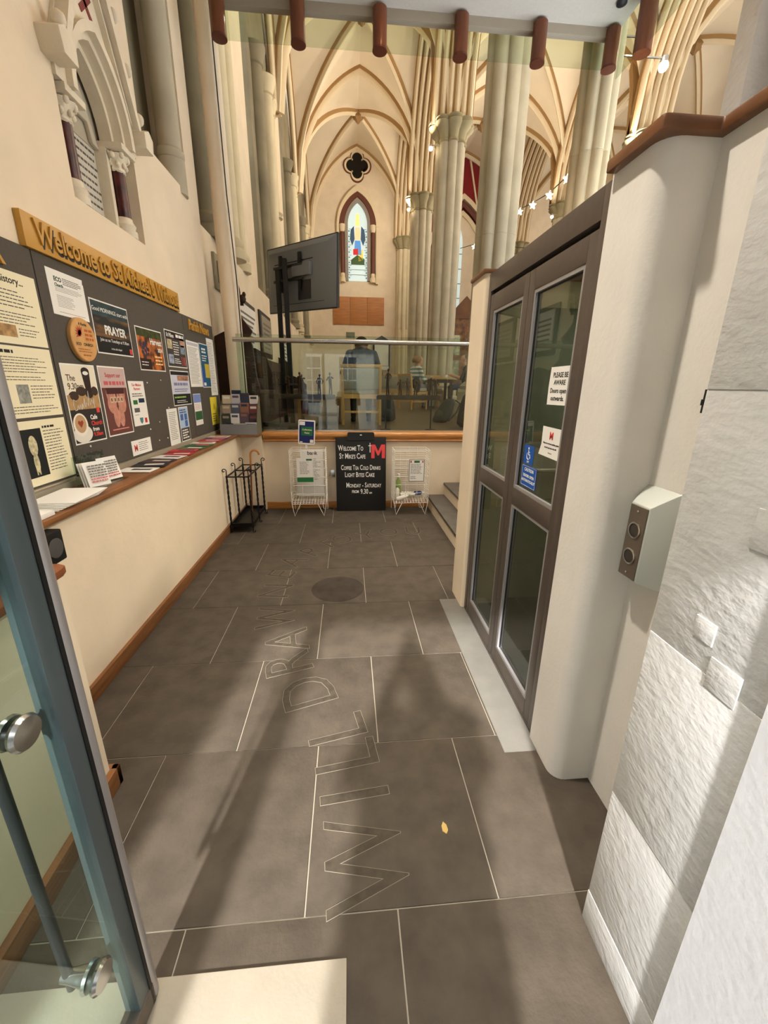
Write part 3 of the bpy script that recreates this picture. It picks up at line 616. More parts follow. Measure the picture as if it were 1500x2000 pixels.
s = sheet('paper_sign', 'white paper sign reading PLEASE BE AWARE Doors open outwards on the lift glass', 'sign', F_RIGHT, (.8198, 1.678, 1.433), .155, .145, PAPER, poly=[(.002, 0), (.155, .002), (.155, .146), (.006, .145), (0, .07)])
txt(s, 'PLEASE BE', .026, .087, .106, INK, 'CENTER', .0004); txt(s, 'AWARE', .026, .087, .078, INK, 'CENTER', .0004); txt(s, 'Doors open', .026, .082, .047, INK, 'CENTER', .0004); txt(s, 'outwards.', .026, .082, .018, INK, 'CENTER', .0004)
s = sheet('paper_sign', 'white notice with a red M logo taped below the other sign on the lift glass', 'sign', F_RIGHT, (.8198, 1.697, 1.222), .177, .125, PAPER, poly=[(0, .004), (.177, 0), (.177, .122), (.016, .124), (.018, .05)])
txt(s, 'M', .042, .098, .076, RED, 'CENTER', .0012); txt(s, 'Please do not leave anything against', .0092, .1, .055, INK, 'CENTER', .0002); txt(s, 'the left hand side of the lift', .0092, .1, .038, INK, 'CENTER', .0002); txt(s, 'Thank you', .0075, .1, .018, INKG, 'CENTER')
BLUE = P((24, 84, 168))
s = sheet('lift_sign', 'blue sticker with white wheelchair symbol and LIFT on the lift glass', 'sign', F_RIGHT, (.8198, 1.838, 1.163), .098, .085, BLUE)
w_ = MB().ell((.046, .071, .0015), (.006, .006, .0006), 12, 6); w_.bar((.046, .063, .0016), (.048, .043, .0016), .006, .0006).bar((.048, .043, .0016), (.062, .043, .0016), .005, .0006).bar((.062, .043, .0016), (.068, .028, .0016), .005, .0006).bar((.047, .054, .0016), (.06, .054, .0016), .004, .0006)
w_.path([(.048+.016*math.cos(a), .037+.016*math.sin(a), .0016) for a in [2.2+i*.35 for i in range(13)]], .0016, 6); w_.build('wheelchair_symbol', PAPER, s)
txt(s, 'LIFT', .013, .049, .006, PAPER, 'CENTER', .0003)
s = sheet('lift_sign', 'blue sticker reading CAUTION DOORS OPEN AUTOMATICALLY on the lift glass', 'sign', F_RIGHT, (.8198, 1.842, 1.058), .152, .098, BLUE)
txt(s, 'CAUTION', .021, .076, .072, PAPER, 'CENTER', .0005); txt(s, 'DOORS OPEN', .018, .076, .045, PAPER, 'CENTER', .0005); txt(s, 'AUTOMATICALLY', .017, .076, .023, PAPER, 'CENTER', .0005)
MB().path([(.004, .004, .0015), (.148, .004, .0015), (.148, .094, .0015), (.004, .094, .0015)], .0006, 4, loop=True).build('border', PAPER, s)

# ---- lift call box
cb = thing('lift_call_box', 'grey angled lift call box with two round buttons on the pale wall', 'switch', (.94, 1.11, .90))
fr2 = lambda u, v, n: (n, u, v)
# wedge body: back on the wall, tilted face to the left
back = [(1.035, .905), (1.175, .905), (1.175, 1.215), (1.035, 1.215)]; front = [(1.065, .925), (1.145, .925), (1.145, 1.165), (1.065, 1.165)]
vs = [(.94, u, v) for u, v in back] + [(.875, u, v) for u, v in front]
MB().add(vs, [(0, 1, 2, 3), (4, 7, 6, 5), (0, 4, 5, 1), (1, 5, 6, 2), (2, 6, 7, 3), (3, 7, 4, 0)]).build('housing', GREYP, cb, bevel=.003)
fp = MB().box(.871, .8752, 1.069, 1.141, .93, 1.16).build('face_plate', M('brown_steel_plate', (112, 100, 88), .35, metal=.5), cb)
for z in (1.00, 1.085):
    MB().lathe([(.022, 0), (.026, -.002), (.026, -.005), (.021, -.006)], (.873, 1.105, z), 28, axis='X', caps=False).build('button_ring', STEEL, fp, smooth=40)
    MB().lathe([(.021, -.001), (.021, -.004), (.004, -.005)], (.873, 1.105, z), 24, axis='X').build('button', M('dark_button', (70, 64, 58), .3, metal=.4), fp, smooth=40)
for z in (.945, 1.145): MB().lathe([(.004, .001), (.004, -.002), (.001, -.0025)], (.871, 1.105, z), 10, axis='X').build('screw', STEEL, fp)

# ================================================================ NOTICE BOARDS
XB = -1.53
nb_ = []
for label, ya, yb in (('dark grey felt notice board with cream history sheets, nearest the door', 1.40, 2.372), ('dark grey felt notice board covered in posters under the gold sign', 2.38, 4.248), ('dark grey felt notice board headed Parish News', 4.254, 5.12)):
    t = tag(MB().box(XB, XB+.015, ya, yb, .99 if ya > 2 else 1.0, 2.108).build('notice_board', GREYB, bevel=.002), label, 'notice board'); nb_.append(t)
tag(MB().box(-1.528, -1.50, 1.3, 5.0, .951, .985).build('shelf_upstand', M('grey_upstand', (150, 142, 124), .6)), 'low grey strip between notice boards and shelf', 'trim')
sg = thing('welcome_sign', 'gold board with cut letters Welcome to St Michael\'s Without above the notice boards', 'sign', (-1.529, 2.335, 2.11), F_LEFT)
MB().box(0, 1.838, 0, .152, 0, .03).build('board', GOLD, sg, bevel=.002)
text_mesh('Welcome to St Michael\'s Without', .148, UVN, (.07, .034), .034, .007, 'LEFT', .002, .84).build('lettering', GOLD, sg, recalc=False)
text_mesh('Welcome to St Michael\'s Without', .148, UVN, (.089, .024), .0302, .0006, 'LEFT', .006, .84).build('dark_lettering', BLACK, sg, recalc=False)  # black offset copy paints the raised letters' shadow on the board
pn = thing('parish_news_title', 'gold cut letters Parish News on the far notice board', 'sign', (-1.514, 4.37, 2.0), F_LEFT)
text_mesh('Parish News', .13, UVN, (0, -.005), .006, .006, 'LEFT', .003, .88).build('lettering', GOLD, pn, recalc=False)
ol = thing('gold_letter', 'single gold cut letter R at the top of the nearest notice board', 'sign', (-1.514, 2.105, 1.99), F_LEFT)
text_mesh('R', .12, UVN, (0, .005), .006, .006, 'LEFT', .002).build('lettering', GOLD, ol, recalc=False)
XP = -1.5145
def lsheet(label, y, z, w, h, mat, cat='poster', edge=None, dx=0.0, poly=None):
    t = sheet('poster' if cat == 'poster' else 'notice', label, cat, F_LEFT, (XP+dx, y, z), w, h, edge or mat, poly=poly)
    if edge: rect(t, .008, w-.008, .008, h-.008, mat, n=.0012, name='print', th=.0003)
    return t
# history sheets
t = lsheet('cream history sheet at the top of the nearest notice board', 1.93, 1.662, .425, .312, PAPERC, 'notice')
txt(t, 'history...', .042, .34, .26, INK, 'RIGHT', .0006); lines(t, .03, .40, .155, .235, 5, seed=2); lines(t, .03, .41, .085, .14, 4, seed=3); rect(t, .13, .235, .03, .082, M('sepia_photo', (168, 132, 88), .7, var=.5, vs=30)); lines(t, .25, .39, .035, .075, 3, seed=4)
t = lsheet('cream history sheet in the middle of the nearest notice board', 1.93, 1.335, .425, .318, PAPERC, 'notice')
lines(t, .03, .2, .283, .303, 1, INK, .7, seed=41); lines(t, .03, .40, .2, .275, 6, seed=5); lines(t, .03, .41, .165, .19, 2, seed=6); rect(t, .15, .225, .065, .15, M('grey_church_photo', (140, 140, 132), .7, var=.5, vs=40)); lines(t, .24, .41, .08, .15, 5, seed=7); lines(t, .03, .40, .015, .055, 3, seed=8)
t = lsheet('cream history sheet with a dark photograph at the bottom of the nearest notice board', 1.93, 1.012, .425, .308, PAPERC, 'notice')
rect(t, .09, .235, .04, .27, P((22, 24, 24))); fg = MB().ell((.165, .19, .0019), (.028, .05, .0008), 14, 8).ell((.165, .11, .0019), (.018, .05, .0008), 12, 8).box(.15, .158, .05, .1, .0018, .0026).box(.168, .176, .05, .1, .0018, .0026)
fg.build('costume_figure', M('ivory_costume', (196, 186, 150), .7, var=.4, vs=60), t); lines(t, .25, .36, .265, .28, 1, INK, .7, seed=42); lines(t, .25, .40, .05, .26, 14, seed=9)
# middle board
t = lsheet('white eco church letter pinned askew at the top of the middle board', 2.455, 1.838, .305, .217, PAPER, 'notice', poly=[(0, 0), (.305, -.002), (.303, .19), (.296, .193), (.3, .217), (0, .218)])
txt(t, 'ECO', .03, .05, .165, P((40, 70, 52)), bold=.001); txt(t, 'Church', .022, .05, .14, P((40, 70, 52)), bold=.0006); lines(t, .12, .28, .155, .19, 4, INKG, .5, seed=11); lines(t, .05, .28, .115, .145, 4, INKG, seed=12); lines(t, .05, .2, .04, .1, 8, INKG, seed=13); lines(t, .05, .28, .012, .02, 1, INKG, seed=14)
dk = thing('eco_award_disc', 'round wooden eco church award disc with red leaf and printed words', 'plaque', (XP, 2.635, 1.728), F_LEFT)
MB().lathe([(.114, 0), (.116, .003), (.116, .022), (.112, .026)], (0, 0, 0), 48).build('disc', M('pale_round_wood', (206, 156, 96), .5, var=.12, vs=20), dk, smooth=40)
txt(dk, 'A Rocha', .021, 0, .075, INK, 'CENTER', .0004, .0265); lf = MB()
for k in range(7):
    a = PI*.5+k*.42-.5; lf.prism([(-.035+.012*math.cos(a+1.57), .028+.012*math.sin(a+1.57)), (-.035+.012*math.cos(a-1.57), .028+.012*math.sin(a-1.57)), (-.035+.045*math.cos(a), .028+.045*math.sin(a))], UVN, .026, .0272)
lf.build('leaf_mark', P((176, 66, 44)), dk); 
lines(dk, .008, .085, -.005, .062, 3, P((186, 92, 40)), .6, .0262, seed=47)
txt(dk, 'ECO', .021, -.085, -.032, INK, bold=.0005, n=.0265); txt(dk, 'CHURCH', .021, -.02, -.032, INK, bold=.0005, n=.0265); lines(dk, -.075, .075, -.07, -.045, 2, P((160, 88, 44)), .4, .0262, seed=15); lines(dk, -.04, .04, -.09, -.075, 1, P((160, 88, 44)), .5, .0262, seed=16)
SKY = M('sunset_print', (30, 34, 34), .6, col2=(150, 104, 54), vs=4, contrast=(.45, .75), stretch=(1, 1, 4))
t = lsheet('dark sunset poster with PRAYER in white capitals', 2.79, 1.67, .432, .308, SKY, edge=PAPER)
rect(t, .008, .424, .22, .30, M('teal_cloud_print', (44, 66, 70), .6, var=.6, vs=8), .0016); rect(t, .008, .424, .008, .1, P((14, 13, 13)), .0016)
txt(t, 'Good MORNINGS start with', .034, .216, .245, CHALK, 'CENTER', n=.0023); txt(t, 'PRAYER', .072, .24, .12, CHALK, 'CENTER', .002, n=.0023, sx=1.0); txt(t, 'Join us on Tuesdays at 9.30am', .028, .22, .075, CHALK, 'CENTER', n=.0023); txt(t, 'in the side chapel', .018, .22, .03, CHALK, 'CENTER', n=.0023); rect(t, .385, .417, .016, .05, RED, .0023)
HAR = M('harvest_print', (66, 40, 26), .6, col2=(200, 110, 44), vs=16, contrast=(.4, .62))
t = lsheet('orange harvest poster with grapes and pumpkins', 3.3, 1.588, .43, .304, HAR, edge=PAPER)
rect(t, .008, .42, .24, .296, M('green_leaves_print', (60, 66, 30), .6, var=.7, vs=20), .0016); gp = MB()
rg = random.Random(3)
for k in range(24): gp.ell((.05+rg.random()*.12, .11+rg.random()*.09, .0018), (.014, .014, .0006), 10, 6)
gp.build('grape_print', M('grape_print', (56, 44, 70), .6, var=.3, vs=40), t); txt(t, 'Harvest', .062, .405, .195, CHALK, 'RIGHT', .0015, n=.0026); txt(t, '2024', .04, .405, .145, CHALK, 'RIGHT', .001, n=.0026); rect(t, .008, .19, .008, .085, P((46, 28, 18)), .0016); lines(t, .03, .16, .03, .07, 2, CHALK, .3, .0024, seed=17); lines(t, .26, .4, .04, .12, 3, P((250, 210, 150)), .4, .0024, seed=18)
t = lsheet('dark St Mike\'s poster with small photographs, right of the harvest poster', 3.8, 1.632, .426, .298, P((66, 60, 56)), edge=PAPER)
rect(t, .008, .418, .235, .29, P((40, 26, 24)), .0016); txt(t, 'St Mikes', .045, .03, .245, CHALK, 'LEFT', .0008, n=.0023); lines(t, .23, .40, .245, .285, 1, CHALK, .6, .0022, seed=46, ragged=0)
for i, (u, v, c) in enumerate(((.03, .15, (190, 176, 140)), (.03, .03, (150, 160, 180)), (.30, .12, (126, 140, 150)), (.30, .02, (140, 70, 66)), (.31, .18, (170, 130, 110)))): rect(t, u, u+.10, v, v+.075, M('small_photo_%d' % i, c, .6, var=.5, vs=30), .0016, 'photo')
lines(t, .15, .29, .1, .22, 6, CHALK, .4, .0018, seed=19); lines(t, .15, .29, .03, .08, 3, CHALK, .4, .0018, seed=20)
t = lsheet('lilac ministry poster with a black foot and green line, under the St Mike\'s poster', 3.806, 1.306, .42, .30, P((200, 202, 218)), edge=PAPER)
rect(t, .008, .412, .262, .292, P((26, 24, 24)), .0016); rect(t, .008, .412, .008, .1, P((22, 24, 22)), .0016); rect(t, .14, .40, .215, .258, M('people_photo', (170, 120, 96), .6, var=.6, vs=25), .0016); lines(t, .05, .37, .165, .205, 1, P((130, 130, 165)), .6, .0018, seed=43); lines(t, .05, .37, .115, .15, 2, P((90, 90, 120)), .35, .0018, seed=21); lines(t, .03, .39, .06, .085, 1, P((150, 190, 90)), .5, .0024, seed=22); lines(t, .07, .35, .02, .05, 2, CHALK, .35, .0024, seed=23)
t = lsheet('coffee poster reading The 9.30am Cafe Church with a heart in a cup', 2.408, 1.16, .305, .435, P((232, 222, 200)), edge=PAPER)
rect(t, .008, .297, .008, .19, P((44, 38, 34)), .0016); rect(t, .008, .297, .19, .27, M('tan_wood_print', (176, 140, 94), .6, var=.2, vs=20), .0016)
cv = MB()
for u, v, r1, r2 in ((.07, .262, .05, .028), (.14, .285, .05, .03), (.21, .275, .05, .035), (.265, .285, .035, .03)): cv.ell((u, v, .0019), (r1, r2, .0005), 14, 6)
cv.build('dark_beans', P((58, 40, 28)), t); cu_ = MB().prism([(.17, .40), (.245, .40), (.235, .26), (.19, .26)], UVN, .0018, .0026).ell((.2075, .40, .0022), (.0375, .02, .0006), 18, 6); cu_.build('takeaway_cup', P((44, 26, 22)), t); MB().ell((.207, .388, .003), (.026, .011, .0004), 14, 6).build('cup_label', PAPER, t)
txt(t, 'The', .048, .03, .345, P((92, 74, 56)), bold=.0006, n=.0018); txt(t, '9.30am', .048, .03, .30, P((92, 74, 56)), bold=.0006, n=.0018); MB().path([(.075, .235, .003), (.055, .245, .003), (.045, .215, .003), (.055, .185, .003), (.075, .19, .003), (.085, .215, .003), (.09, .19, .003), (.105, .215, .003), (.11, .19, .003), (.125, .22, .003), (.13, .195, .003), (.15, .25, .003), (.15, .2, .003), (.165, .225, .003), (.18, .205, .003), (.195, .29, .003), (.2, .21, .003), (.22, .24, .003), (.225, .215, .003), (.24, .25, .003), (.235, .195, .003)], .0016, 5).build('script_scrawl', CHALK, t)
MB().ell((.085, .055, .0022), (.085, .05, .0006), 24, 6).build('saucer', P((226, 220, 208)), t); MB().ell((.075, .105, .0026), (.066, .066, .0006), 28, 6).build('cup', P((236, 228, 212)), t); MB().ell((.075, .112, .0031), (.05, .05, .0004), 24, 6).build('coffee', P((190, 150, 112)), t)
MB().prism([(.075, .09), (.1, .117), (.094, .13), (.082, .13), (.075, .122), (.068, .13), (.056, .13), (.05, .117)], UVN, .0034, .0038).build('heart', P((150, 62, 34)), t)
txt(t, 'Cafe', .036, .175, .13, CHALK, bold=.001, n=.0026); txt(t, 'Church', .036, .175, .095, RED, bold=.001, n=.0026); txt(t, 'from', .032, .18, .062, CHALK, bold=.0008, n=.0026); txt(t, '9.30am', .032, .18, .032, RED, bold=.0008, n=.0026); rect(t, .25, .28, .165, .195, RED, .0024)
t = lsheet('dark red poster with cupped hands holding letter blocks, headed Support our', 2.745, 1.166, .31, .43, P((104, 58, 52)), edge=PAPER)
rect(t, .008, .302, .30, .422, P((196, 172, 166)), .0016); txt(t, 'Support our', .036, .155, .365, P((176, 60, 66)), 'CENTER', .0008, n=.0023); lines(t, .04, .28, .312, .345, 1, P((196, 90, 96)), .7, .0022, seed=45, ragged=0)
hd = MB()
for sx in (-1, 1):
    hd.ell((.155+sx*.06, .2, .002), (.05, .06, .0008), 16, 8).ell((.155+sx*.03, .12, .002), (.035, .07, .0008), 14, 8)
    for k in range(4): hd.ell((.155+sx*(.02+.026*k), .245+.006*k, .0022), (.012, .034, .0008), 10, 6)
hd.build('hands_print', M('skin_print', (196, 136, 116), .7, var=.2, vs=30), t); rect(t, .05, .26, .262, .3, P((70, 28, 30)), .0024)
for k in range(4): rect(t, .078+.04*k, .112+.04*k, .208, .244, P((206, 178, 150)), .0032, 'letter_block'); rect(t, .088+.04*k, .102+.04*k, .216, .236, P((120, 70, 60)), .0038, 'block_mark')
rect(t, .05, .25, .035, .042, P((214, 140, 130)), .0024)
t = lsheet('white mission partners sheet with small logos', 3.08, 1.20, .222, .31, PAPER, 'notice')
txt(t, 'Our Mission', .027, .111, .275, RED, 'CENTER', .0004); txt(t, 'Partners', .027, .111, .248, RED, 'CENTER', .0004); lines(t, .03, .19, .20, .23, 2, INKG, .5, seed=25)
for u, v, w, h, c in ((.03, .15, .06, .03, (40, 110, 52)), (.11, .16, .085, .03, (28, 48, 74)), (.03, .095, .075, .03, (92, 92, 92)), (.16, .015, .035, .035, (190, 40, 44))): rect(t, u, u+w, v, v+h, P(c))
MB().prism([(.085, .055), (.135, .055), (.13, .025), (.11, .01), (.09, .025)], UVN, .0014, .002).build('shield_logo', P((80, 130, 130)), t); lines(t, .03, .1, .07, .085, 1, INKG, seed=26)
t = lsheet('small white card with a red M logo low on the middle board', 2.99, 1.002, .288, .104, PAPER, 'notice'); txt(t, 'M', .062, .03, .03, RED, bold=.002); lines(t, .10, .26, .02, .09, 5, INKG, .3, seed=27)
t = lsheet('tall white letter low on the middle board near Parish News', 3.63, .985, .212, .305, PAPER, 'notice'); lines(t, .03, .18, .04, .28, 16, INKG, .3, seed=28)
t = lsheet('pale blue and dark poster beside the tall white letter', 3.875, .985, .215, .308, P((168, 192, 222)), edge=PAPER); rect(t, .008, .207, .008, .12, P((70, 66, 60)), .0016)
for u, v in ((.03, .19), (.12, .19), (.12, .13)): rect(t, u, u+.06, v, v+.055, P((70, 100, 160)), .0016)
lines(t, .02, .19, .25, .29, 2, P((60, 70, 110)), .5, .0018, seed=29); lines(t, .03, .19, .02, .11, 4, CHALK, .5, .0022, seed=30)
# parish news board
t = lsheet('white rota list on the Parish News board', 4.262, 1.466, .335, .424, PAPER, 'notice'); rect(t, .02, .31, .385, .41, P((190, 190, 200))); lines(t, .03, .3, .03, .37, 26, INKG, .3, seed=31)
t = lsheet('blue and yellow safeguarding poster on the Parish News board', 4.612, 1.458, .262, .438, P((28, 88, 116)), edge=PAPER); rect(t, .008, .11, .008, .2, P((34, 84, 160)), .0016); rect(t, .11, .254, .1, .24, P((196, 176, 60)), .0016); lines(t, .06, .2, .34, .40, 2, CHALK, .6, .0018, seed=44); lines(t, .05, .22, .26, .33, 3, CHALK, .4, .0018, seed=32); rect(t, .03, .1, .02, .05, PAPER, .0024)
t = lsheet('long white paper strip at the far edge of the Parish News board', 4.86, 1.372, .228, .595, PAPER, 'notice'); lines(t, .03, .19, .03, .56, 30, INKG, .25, seed=33)
t = lsheet('small blue white and green leaflet pinned under the rota list', 4.28, 1.095, .205, .305, PAPER, 'notice'); rect(t, .005, .2, .22, .30, P((120, 140, 200))); rect(t, .005, .2, .05, .135, P((44, 92, 50))); lines(t, .02, .18, .15, .21, 4, P((200, 120, 120)), seed=34)
t = lsheet('yellow notice low on the Parish News board', 4.775, 1.055, .23, .30, P((236, 216, 60)), 'notice'); lines(t, .04, .19, .03, .13, 4, INK, .3, seed=35); MB().path([(.09, .17, .0018), (.14, .17, .0018), (.115, .225, .0018)], .002, 4, loop=True).build('warning_triangle', INK, t)
for i, (y, z) in enumerate(((3.36, 1.5), (3.6, 1.52), (3.42, 1.06), (3.47, 1.2), (3.58, 1.06), (3.3, 1.16), (3.68, 1.3), (2.53, 1.14))):
    MB().ell((XP+.003, y, z), (.004, .006, .006), 8, 6).build('drawing_pin', PAPER, nb_[1])
# ---- things on the shelf
tag(MB().box(-1.50, -1.27, 1.48, 1.79, .951, .972).build('paper_stack', PAPER, bevel=.002), 'stack of white papers on the near end of the shelf', 'paper stack')
nwz = thing('newsletter_pile', 'fanned pile of white newsletters on the shelf beside the card holder', 'paper stack', (-1.38, 2.0, .951))
for k in range(6):
    mt = Matrix.Translation((-1.385+.004*k, 1.98+.012*k, .953+.0035*k)) @ Matrix.Rotation(.02*k-.03, 4, 'Z'); MB().mbox(mt, .105, .15, .0014).build('sheet', PAPER, nwz)
ch_ = thing('card_holder', 'clear holder with white prayer cards standing on the shelf', 'card holder', (-1.38, 2.40, .951))
for k in range(3):
    mt = Matrix.Translation((-1.385+.014*k-.02, 2.31+.0*k, 1.02)) @ Matrix.Rotation(-.45, 4, 'Z') @ Matrix.Rotation(-.25, 4, 'Y'); MB().mbox(mt, .0012, .06, .065).build('card', PAPER, ch_)
mt = Matrix.Translation((-1.385, 2.45, 1.025)) @ Matrix.Rotation(-.3, 4, 'Z') @ Matrix.Rotation(-.25, 4, 'Y'); MB().mbox(mt, .0012, .065, .065).build('card', PAPER, ch_)
for yc, rz, cx in ((2.31, -.45, -1.374), (2.45, -.3, -1.382)):
    pb = MB(); mt = Matrix.Translation((cx+.004, yc, 1.022)) @ Matrix.Rotation(rz, 4, 'Z') @ Matrix.Rotation(-.25, 4, 'Y')
    rr = random.Random(int(yc*100))
    for k in range(7):
        y = -.045
        while y < .04:
            w = rr.uniform(.006, .018); pb.mbox(mt @ Matrix.Translation((.002, y+w/2, .045-.014*k)), .0004, w/2, .0035, 0 if k < 5 else 1); y += w+.004
    pb.build('printed_words', [INKG, P((206, 110, 110))], ch_)
MB().box(-1.45, -1.33, 2.25, 2.53, .951, .956).build('holder_base', GLS, ch_); MB().box(-1.455, -1.45, 2.25, 2.53, .951, 1.12).build('holder_back', GLS, ch_)
LFC = [((226, 222, 214), (40, 40, 42)), ((36, 34, 36), (220, 214, 206)), ((60, 40, 40), (196, 180, 170)), ((206, 200, 196), (70, 50, 50)), ((158, 44, 44), (226, 200, 190)), ((172, 52, 58), (60, 30, 30)), ((70, 92, 60), (220, 214, 200)), ((58, 96, 62), (200, 60, 60)), ((214, 196, 188), (150, 60, 50)), ((180, 66, 60), (230, 220, 210)), ((110, 62, 104), (214, 120, 110)), ((206, 190, 170), (180, 90, 80))]
LFN = ['black and white striped leaflet nearest the card holder', 'mostly black leaflet with pale stripe', 'brown magazine with pale band', 'pale magazine with brown band', 'dark red magazine lying on the shelf', 'red and black magazine lying on the shelf', 'olive green magazine on the shelf', 'green leaflet with a red band', 'pinkish white leaflet on the shelf', 'red leaflet with a white band', 'purple leaflet with an orange band', 'cream leaflet at the far end of the shelf']
for k, (c1, c2) in enumerate(LFC):
    y = 2.74+.162*k; t = thing('leaflet', LFN[k], 'leaflet', (-1.375, y, .951), group='leaflets along the shelf')
    mt = Matrix.Translation((-1.375+.012*math.sin(k*2.1), y, .955+.003*(k % 2))) @ Matrix.Rotation(.15*math.sin(k*1.7), 4, 'Z')
    MB().mbox(mt, .105, .074, .0022).build('cover', P(c1), t); MB().mbox(mt @ Matrix.Translation((.02, .01, .0026)), .06, .02, .0004).build('print', P(c2), t)
# ---- leaflet dispenser at the far end of the shelf
ds = thing('leaflet_dispenser', 'grey tiered leaflet dispenser full of leaflets at the far end of the shelf', 'leaflet rack', (-1.22, 4.87, .951))
OLV = M('olive_grey_plastic', (112, 106, 84), .5); DG = M('grey_card', (136, 136, 136), .6)
for x in (-1.435, -1.03): MB().prism([(4.77, .951), (5.0, .951), (5.0, 1.36), (4.97, 1.36), (4.80, 1.12), (4.77, 1.02)], lambda u, v, n: (n, u, v), x-.004, x+.004).build('side_panel', OLV, ds)
MB().box(-1.435, -1.03, 4.765, 4.775, .951, 1.065).build('front_band', DG, ds); MB().box(-1.435, -1.03, 4.77, 5.0, .951, .958).build('base', OLV, ds)
PAL = [(214, 206, 200), (88, 92, 108), (70, 54, 60), (206, 190, 160), (150, 104, 84), (60, 66, 56), (190, 186, 190), (120, 62, 60), (226, 222, 216), (52, 60, 78), (168, 150, 130), (96, 80, 90)]
for tier in range(4):
    y = 4.79+.05*tier; z = .965+.105*tier
    MB().box(-1.43, -1.035, y+.022, y+.026, .958, z+.02).build('divider', DG, ds)
    for k in range(4 if tier else 3):
        w = .098 if tier else .13; x0 = -1.43+(.1 if tier else .133)*k; top = z+.095+.012*((k*7+tier*3) % 3)
        lo = MB().box(x0+.002, x0+w, y-.004, y+.018, z+.0, top).build('leaflet', P(PAL[(tier*5+k*3) % 12]), ds)
        MB().box(x0+.015, x0+w-.015, y-.0055, y-.004, top-.04, top-.015).build('print', P(PAL[(tier*5+k*3+5) % 12]), lo)
tag(MB().box(-1.32, -1.22, 4.94, 4.955, 1.32, 1.43).build('booklet', P((28, 46, 62))), 'dark blue booklet sticking up at the back of the leaflet dispenser', 'booklet')
# black wall unit below the shelf
sp = thing('wall_speaker', 'black wall unit with a round grey disc below the near end of the shelf', 'speaker', (-1.27, 1.70, .78))
MB().box(-1.275, -1.215, 1.61, 1.725, .775, .91).build('housing', BLACK, sp, bevel=.008); MB().lathe([(.04, 0), (.042, .004), (.036, .006), (.02, .004), (.004, .006)], (-1.215, 1.668, .842), 28, axis='X').build('cone', M('grey_disc', (96, 94, 94), .4, metal=.4), sp, smooth=50)

# ================================================================ OPEN GLASS DOOR AT LEFT
gd = thing('glass_door', 'open glass entrance door with satin metal edge and long pull handle', 'door', (-.53, .66, 0))
A_ = Vector((-.525, .665, 0)); B_ = Vector((-.60, -.27, 0)); dv = (B_-A_).normalized(); nv = Vector((dv.y, -dv.x, 0))
def dpt(s, n, z): p = A_+dv*s+nv*n; return (p.x, p.y, z)
def dbox(m, s0, s1, n0, n1, z0, z1, mi=0):
    vs = [dpt(s_, n_, z_) for z_ in (z0, z1) for s_, n_ in ((s0, n0), (s1, n0), (s1, n1), (s0, n1))]
    return m.add(vs, [(0, 3, 2, 1), (4, 5, 6, 7), (0, 1, 5, 4), (1, 2, 6, 5), (2, 3, 7, 6), (3, 0, 4, 7)], mi)
LEN = .93
dbox(MB(), .045, LEN-.03, -.006, .006, .07, 2.1).build('pane', GLASS('door_glass', (224, 236, 232)), gd)
dbox(MB(), .012, .05, -.018, .018, .012, 2.12).build('edge_glass', M('blue_grey_edge', (88, 98, 101), .3, metal=.3), gd, bevel=.002)
dbox(MB(), .004, .0125, -.02, .02, .012, 2.12).build('gasket', BLACK, gd)
MB().path([dpt(-.008, 0, .015), dpt(-.008, 0, 2.13)], .019, 14).build('edge_tube', ALU, gd, smooth=50)
dbox(MB(), .0, LEN, -.02, .02, .012, .075).build('bottom_rail', STEELD, gd, bevel=.003); dbox(MB(), .0, LEN, -.02, .02, 2.1, 2.14).build('top_rail', STEELD, gd, bevel=.003); dbox(MB(), LEN-.03, LEN, -.02, .02, .012, 2.12).build('hinge_stile', STEELD, gd)
def dax(n0, z, r, s0):
    m = MB(); rings = []
    for n_, r_ in n0: rings.append([dpt(s0+r_*math.cos(2*PI*q/24), n_, z+r_*math.sin(2*PI*q/24)) for q in range(24)])
    return m.ring_strip(rings)
hb = MB().path([dpt(.105, .055, .30), dpt(.105, .055, 1.02)], .0095, 12).build('handle_bar', DKPL, gd, smooth=50)
for z in (.335, .965):
    dax([(.006, .026), (.012, .028), (.016, .02), (.05, .013), (.066, .012)], z, .02, .105).build('handle_mount', STEEL, hb, smooth=40)
    dax([(-.006, .028), (-.012, .03), (-.018, .026), (-.02, .01)], z, .02, .105).build('handle_mount', STEEL, hb, smooth=40)

# ================================================================ UMBRELLA STAND
us = thing('umbrella_stand', 'black wrought iron umbrella stand with twisted posts and scroll finials', 'umbrella stand', (-1.135, 4.45, 0))
px_ = (-1.235, -1.02); py_ = (4.14, 4.47, 4.80)
for x in px_:
    for y in py_:
        p = MB().path([(x, y, .05+.56*i/28) for i in range(29)], .011, 4, twist=.55).build('post', BLACKM, us)
        sx = -1 if x < -1.1 else 1
        sp_ = [(x+sx*(.0+.026*(1-math.cos(a))*.9), y-.004, .61+.03*math.sin(a)+.012*a) for a in [i*.35 for i in range(5)]]
        c0 = (x+sx*.022, .665); sp_ = [(x, y, .6), (x, y, .63)] + [(c0[0]-sx*(.024-.0016*i)*math.cos(i*.5), y, c0[1]-.004+(.024-.0016*i)*math.sin(i*.5)) for i in range(13)]
        MB().path(sp_, .005, 6).build('scroll_finial', BLACKM, us, smooth=60)
        MB().path([(x, y, .06), (x+sx*.008, y, .03)] + [(x+sx*(.014+.012*math.cos(a)), y, .019+.012*math.sin(a)) for a in [2.2+i*.6 for i in range(9)]], .005, 6).build('scroll_foot', BLACKM, us, smooth=60)
tf = MB()
for z in (.6, .1):
    for x in px_: tf.bar((x, 4.14, z), (x, 4.80, z), .012, .012)
    for y in (py_ if z > .5 else (4.14, 4.80)): tf.bar((px_[0], y, z), (px_[1], y, z), .012, .012)
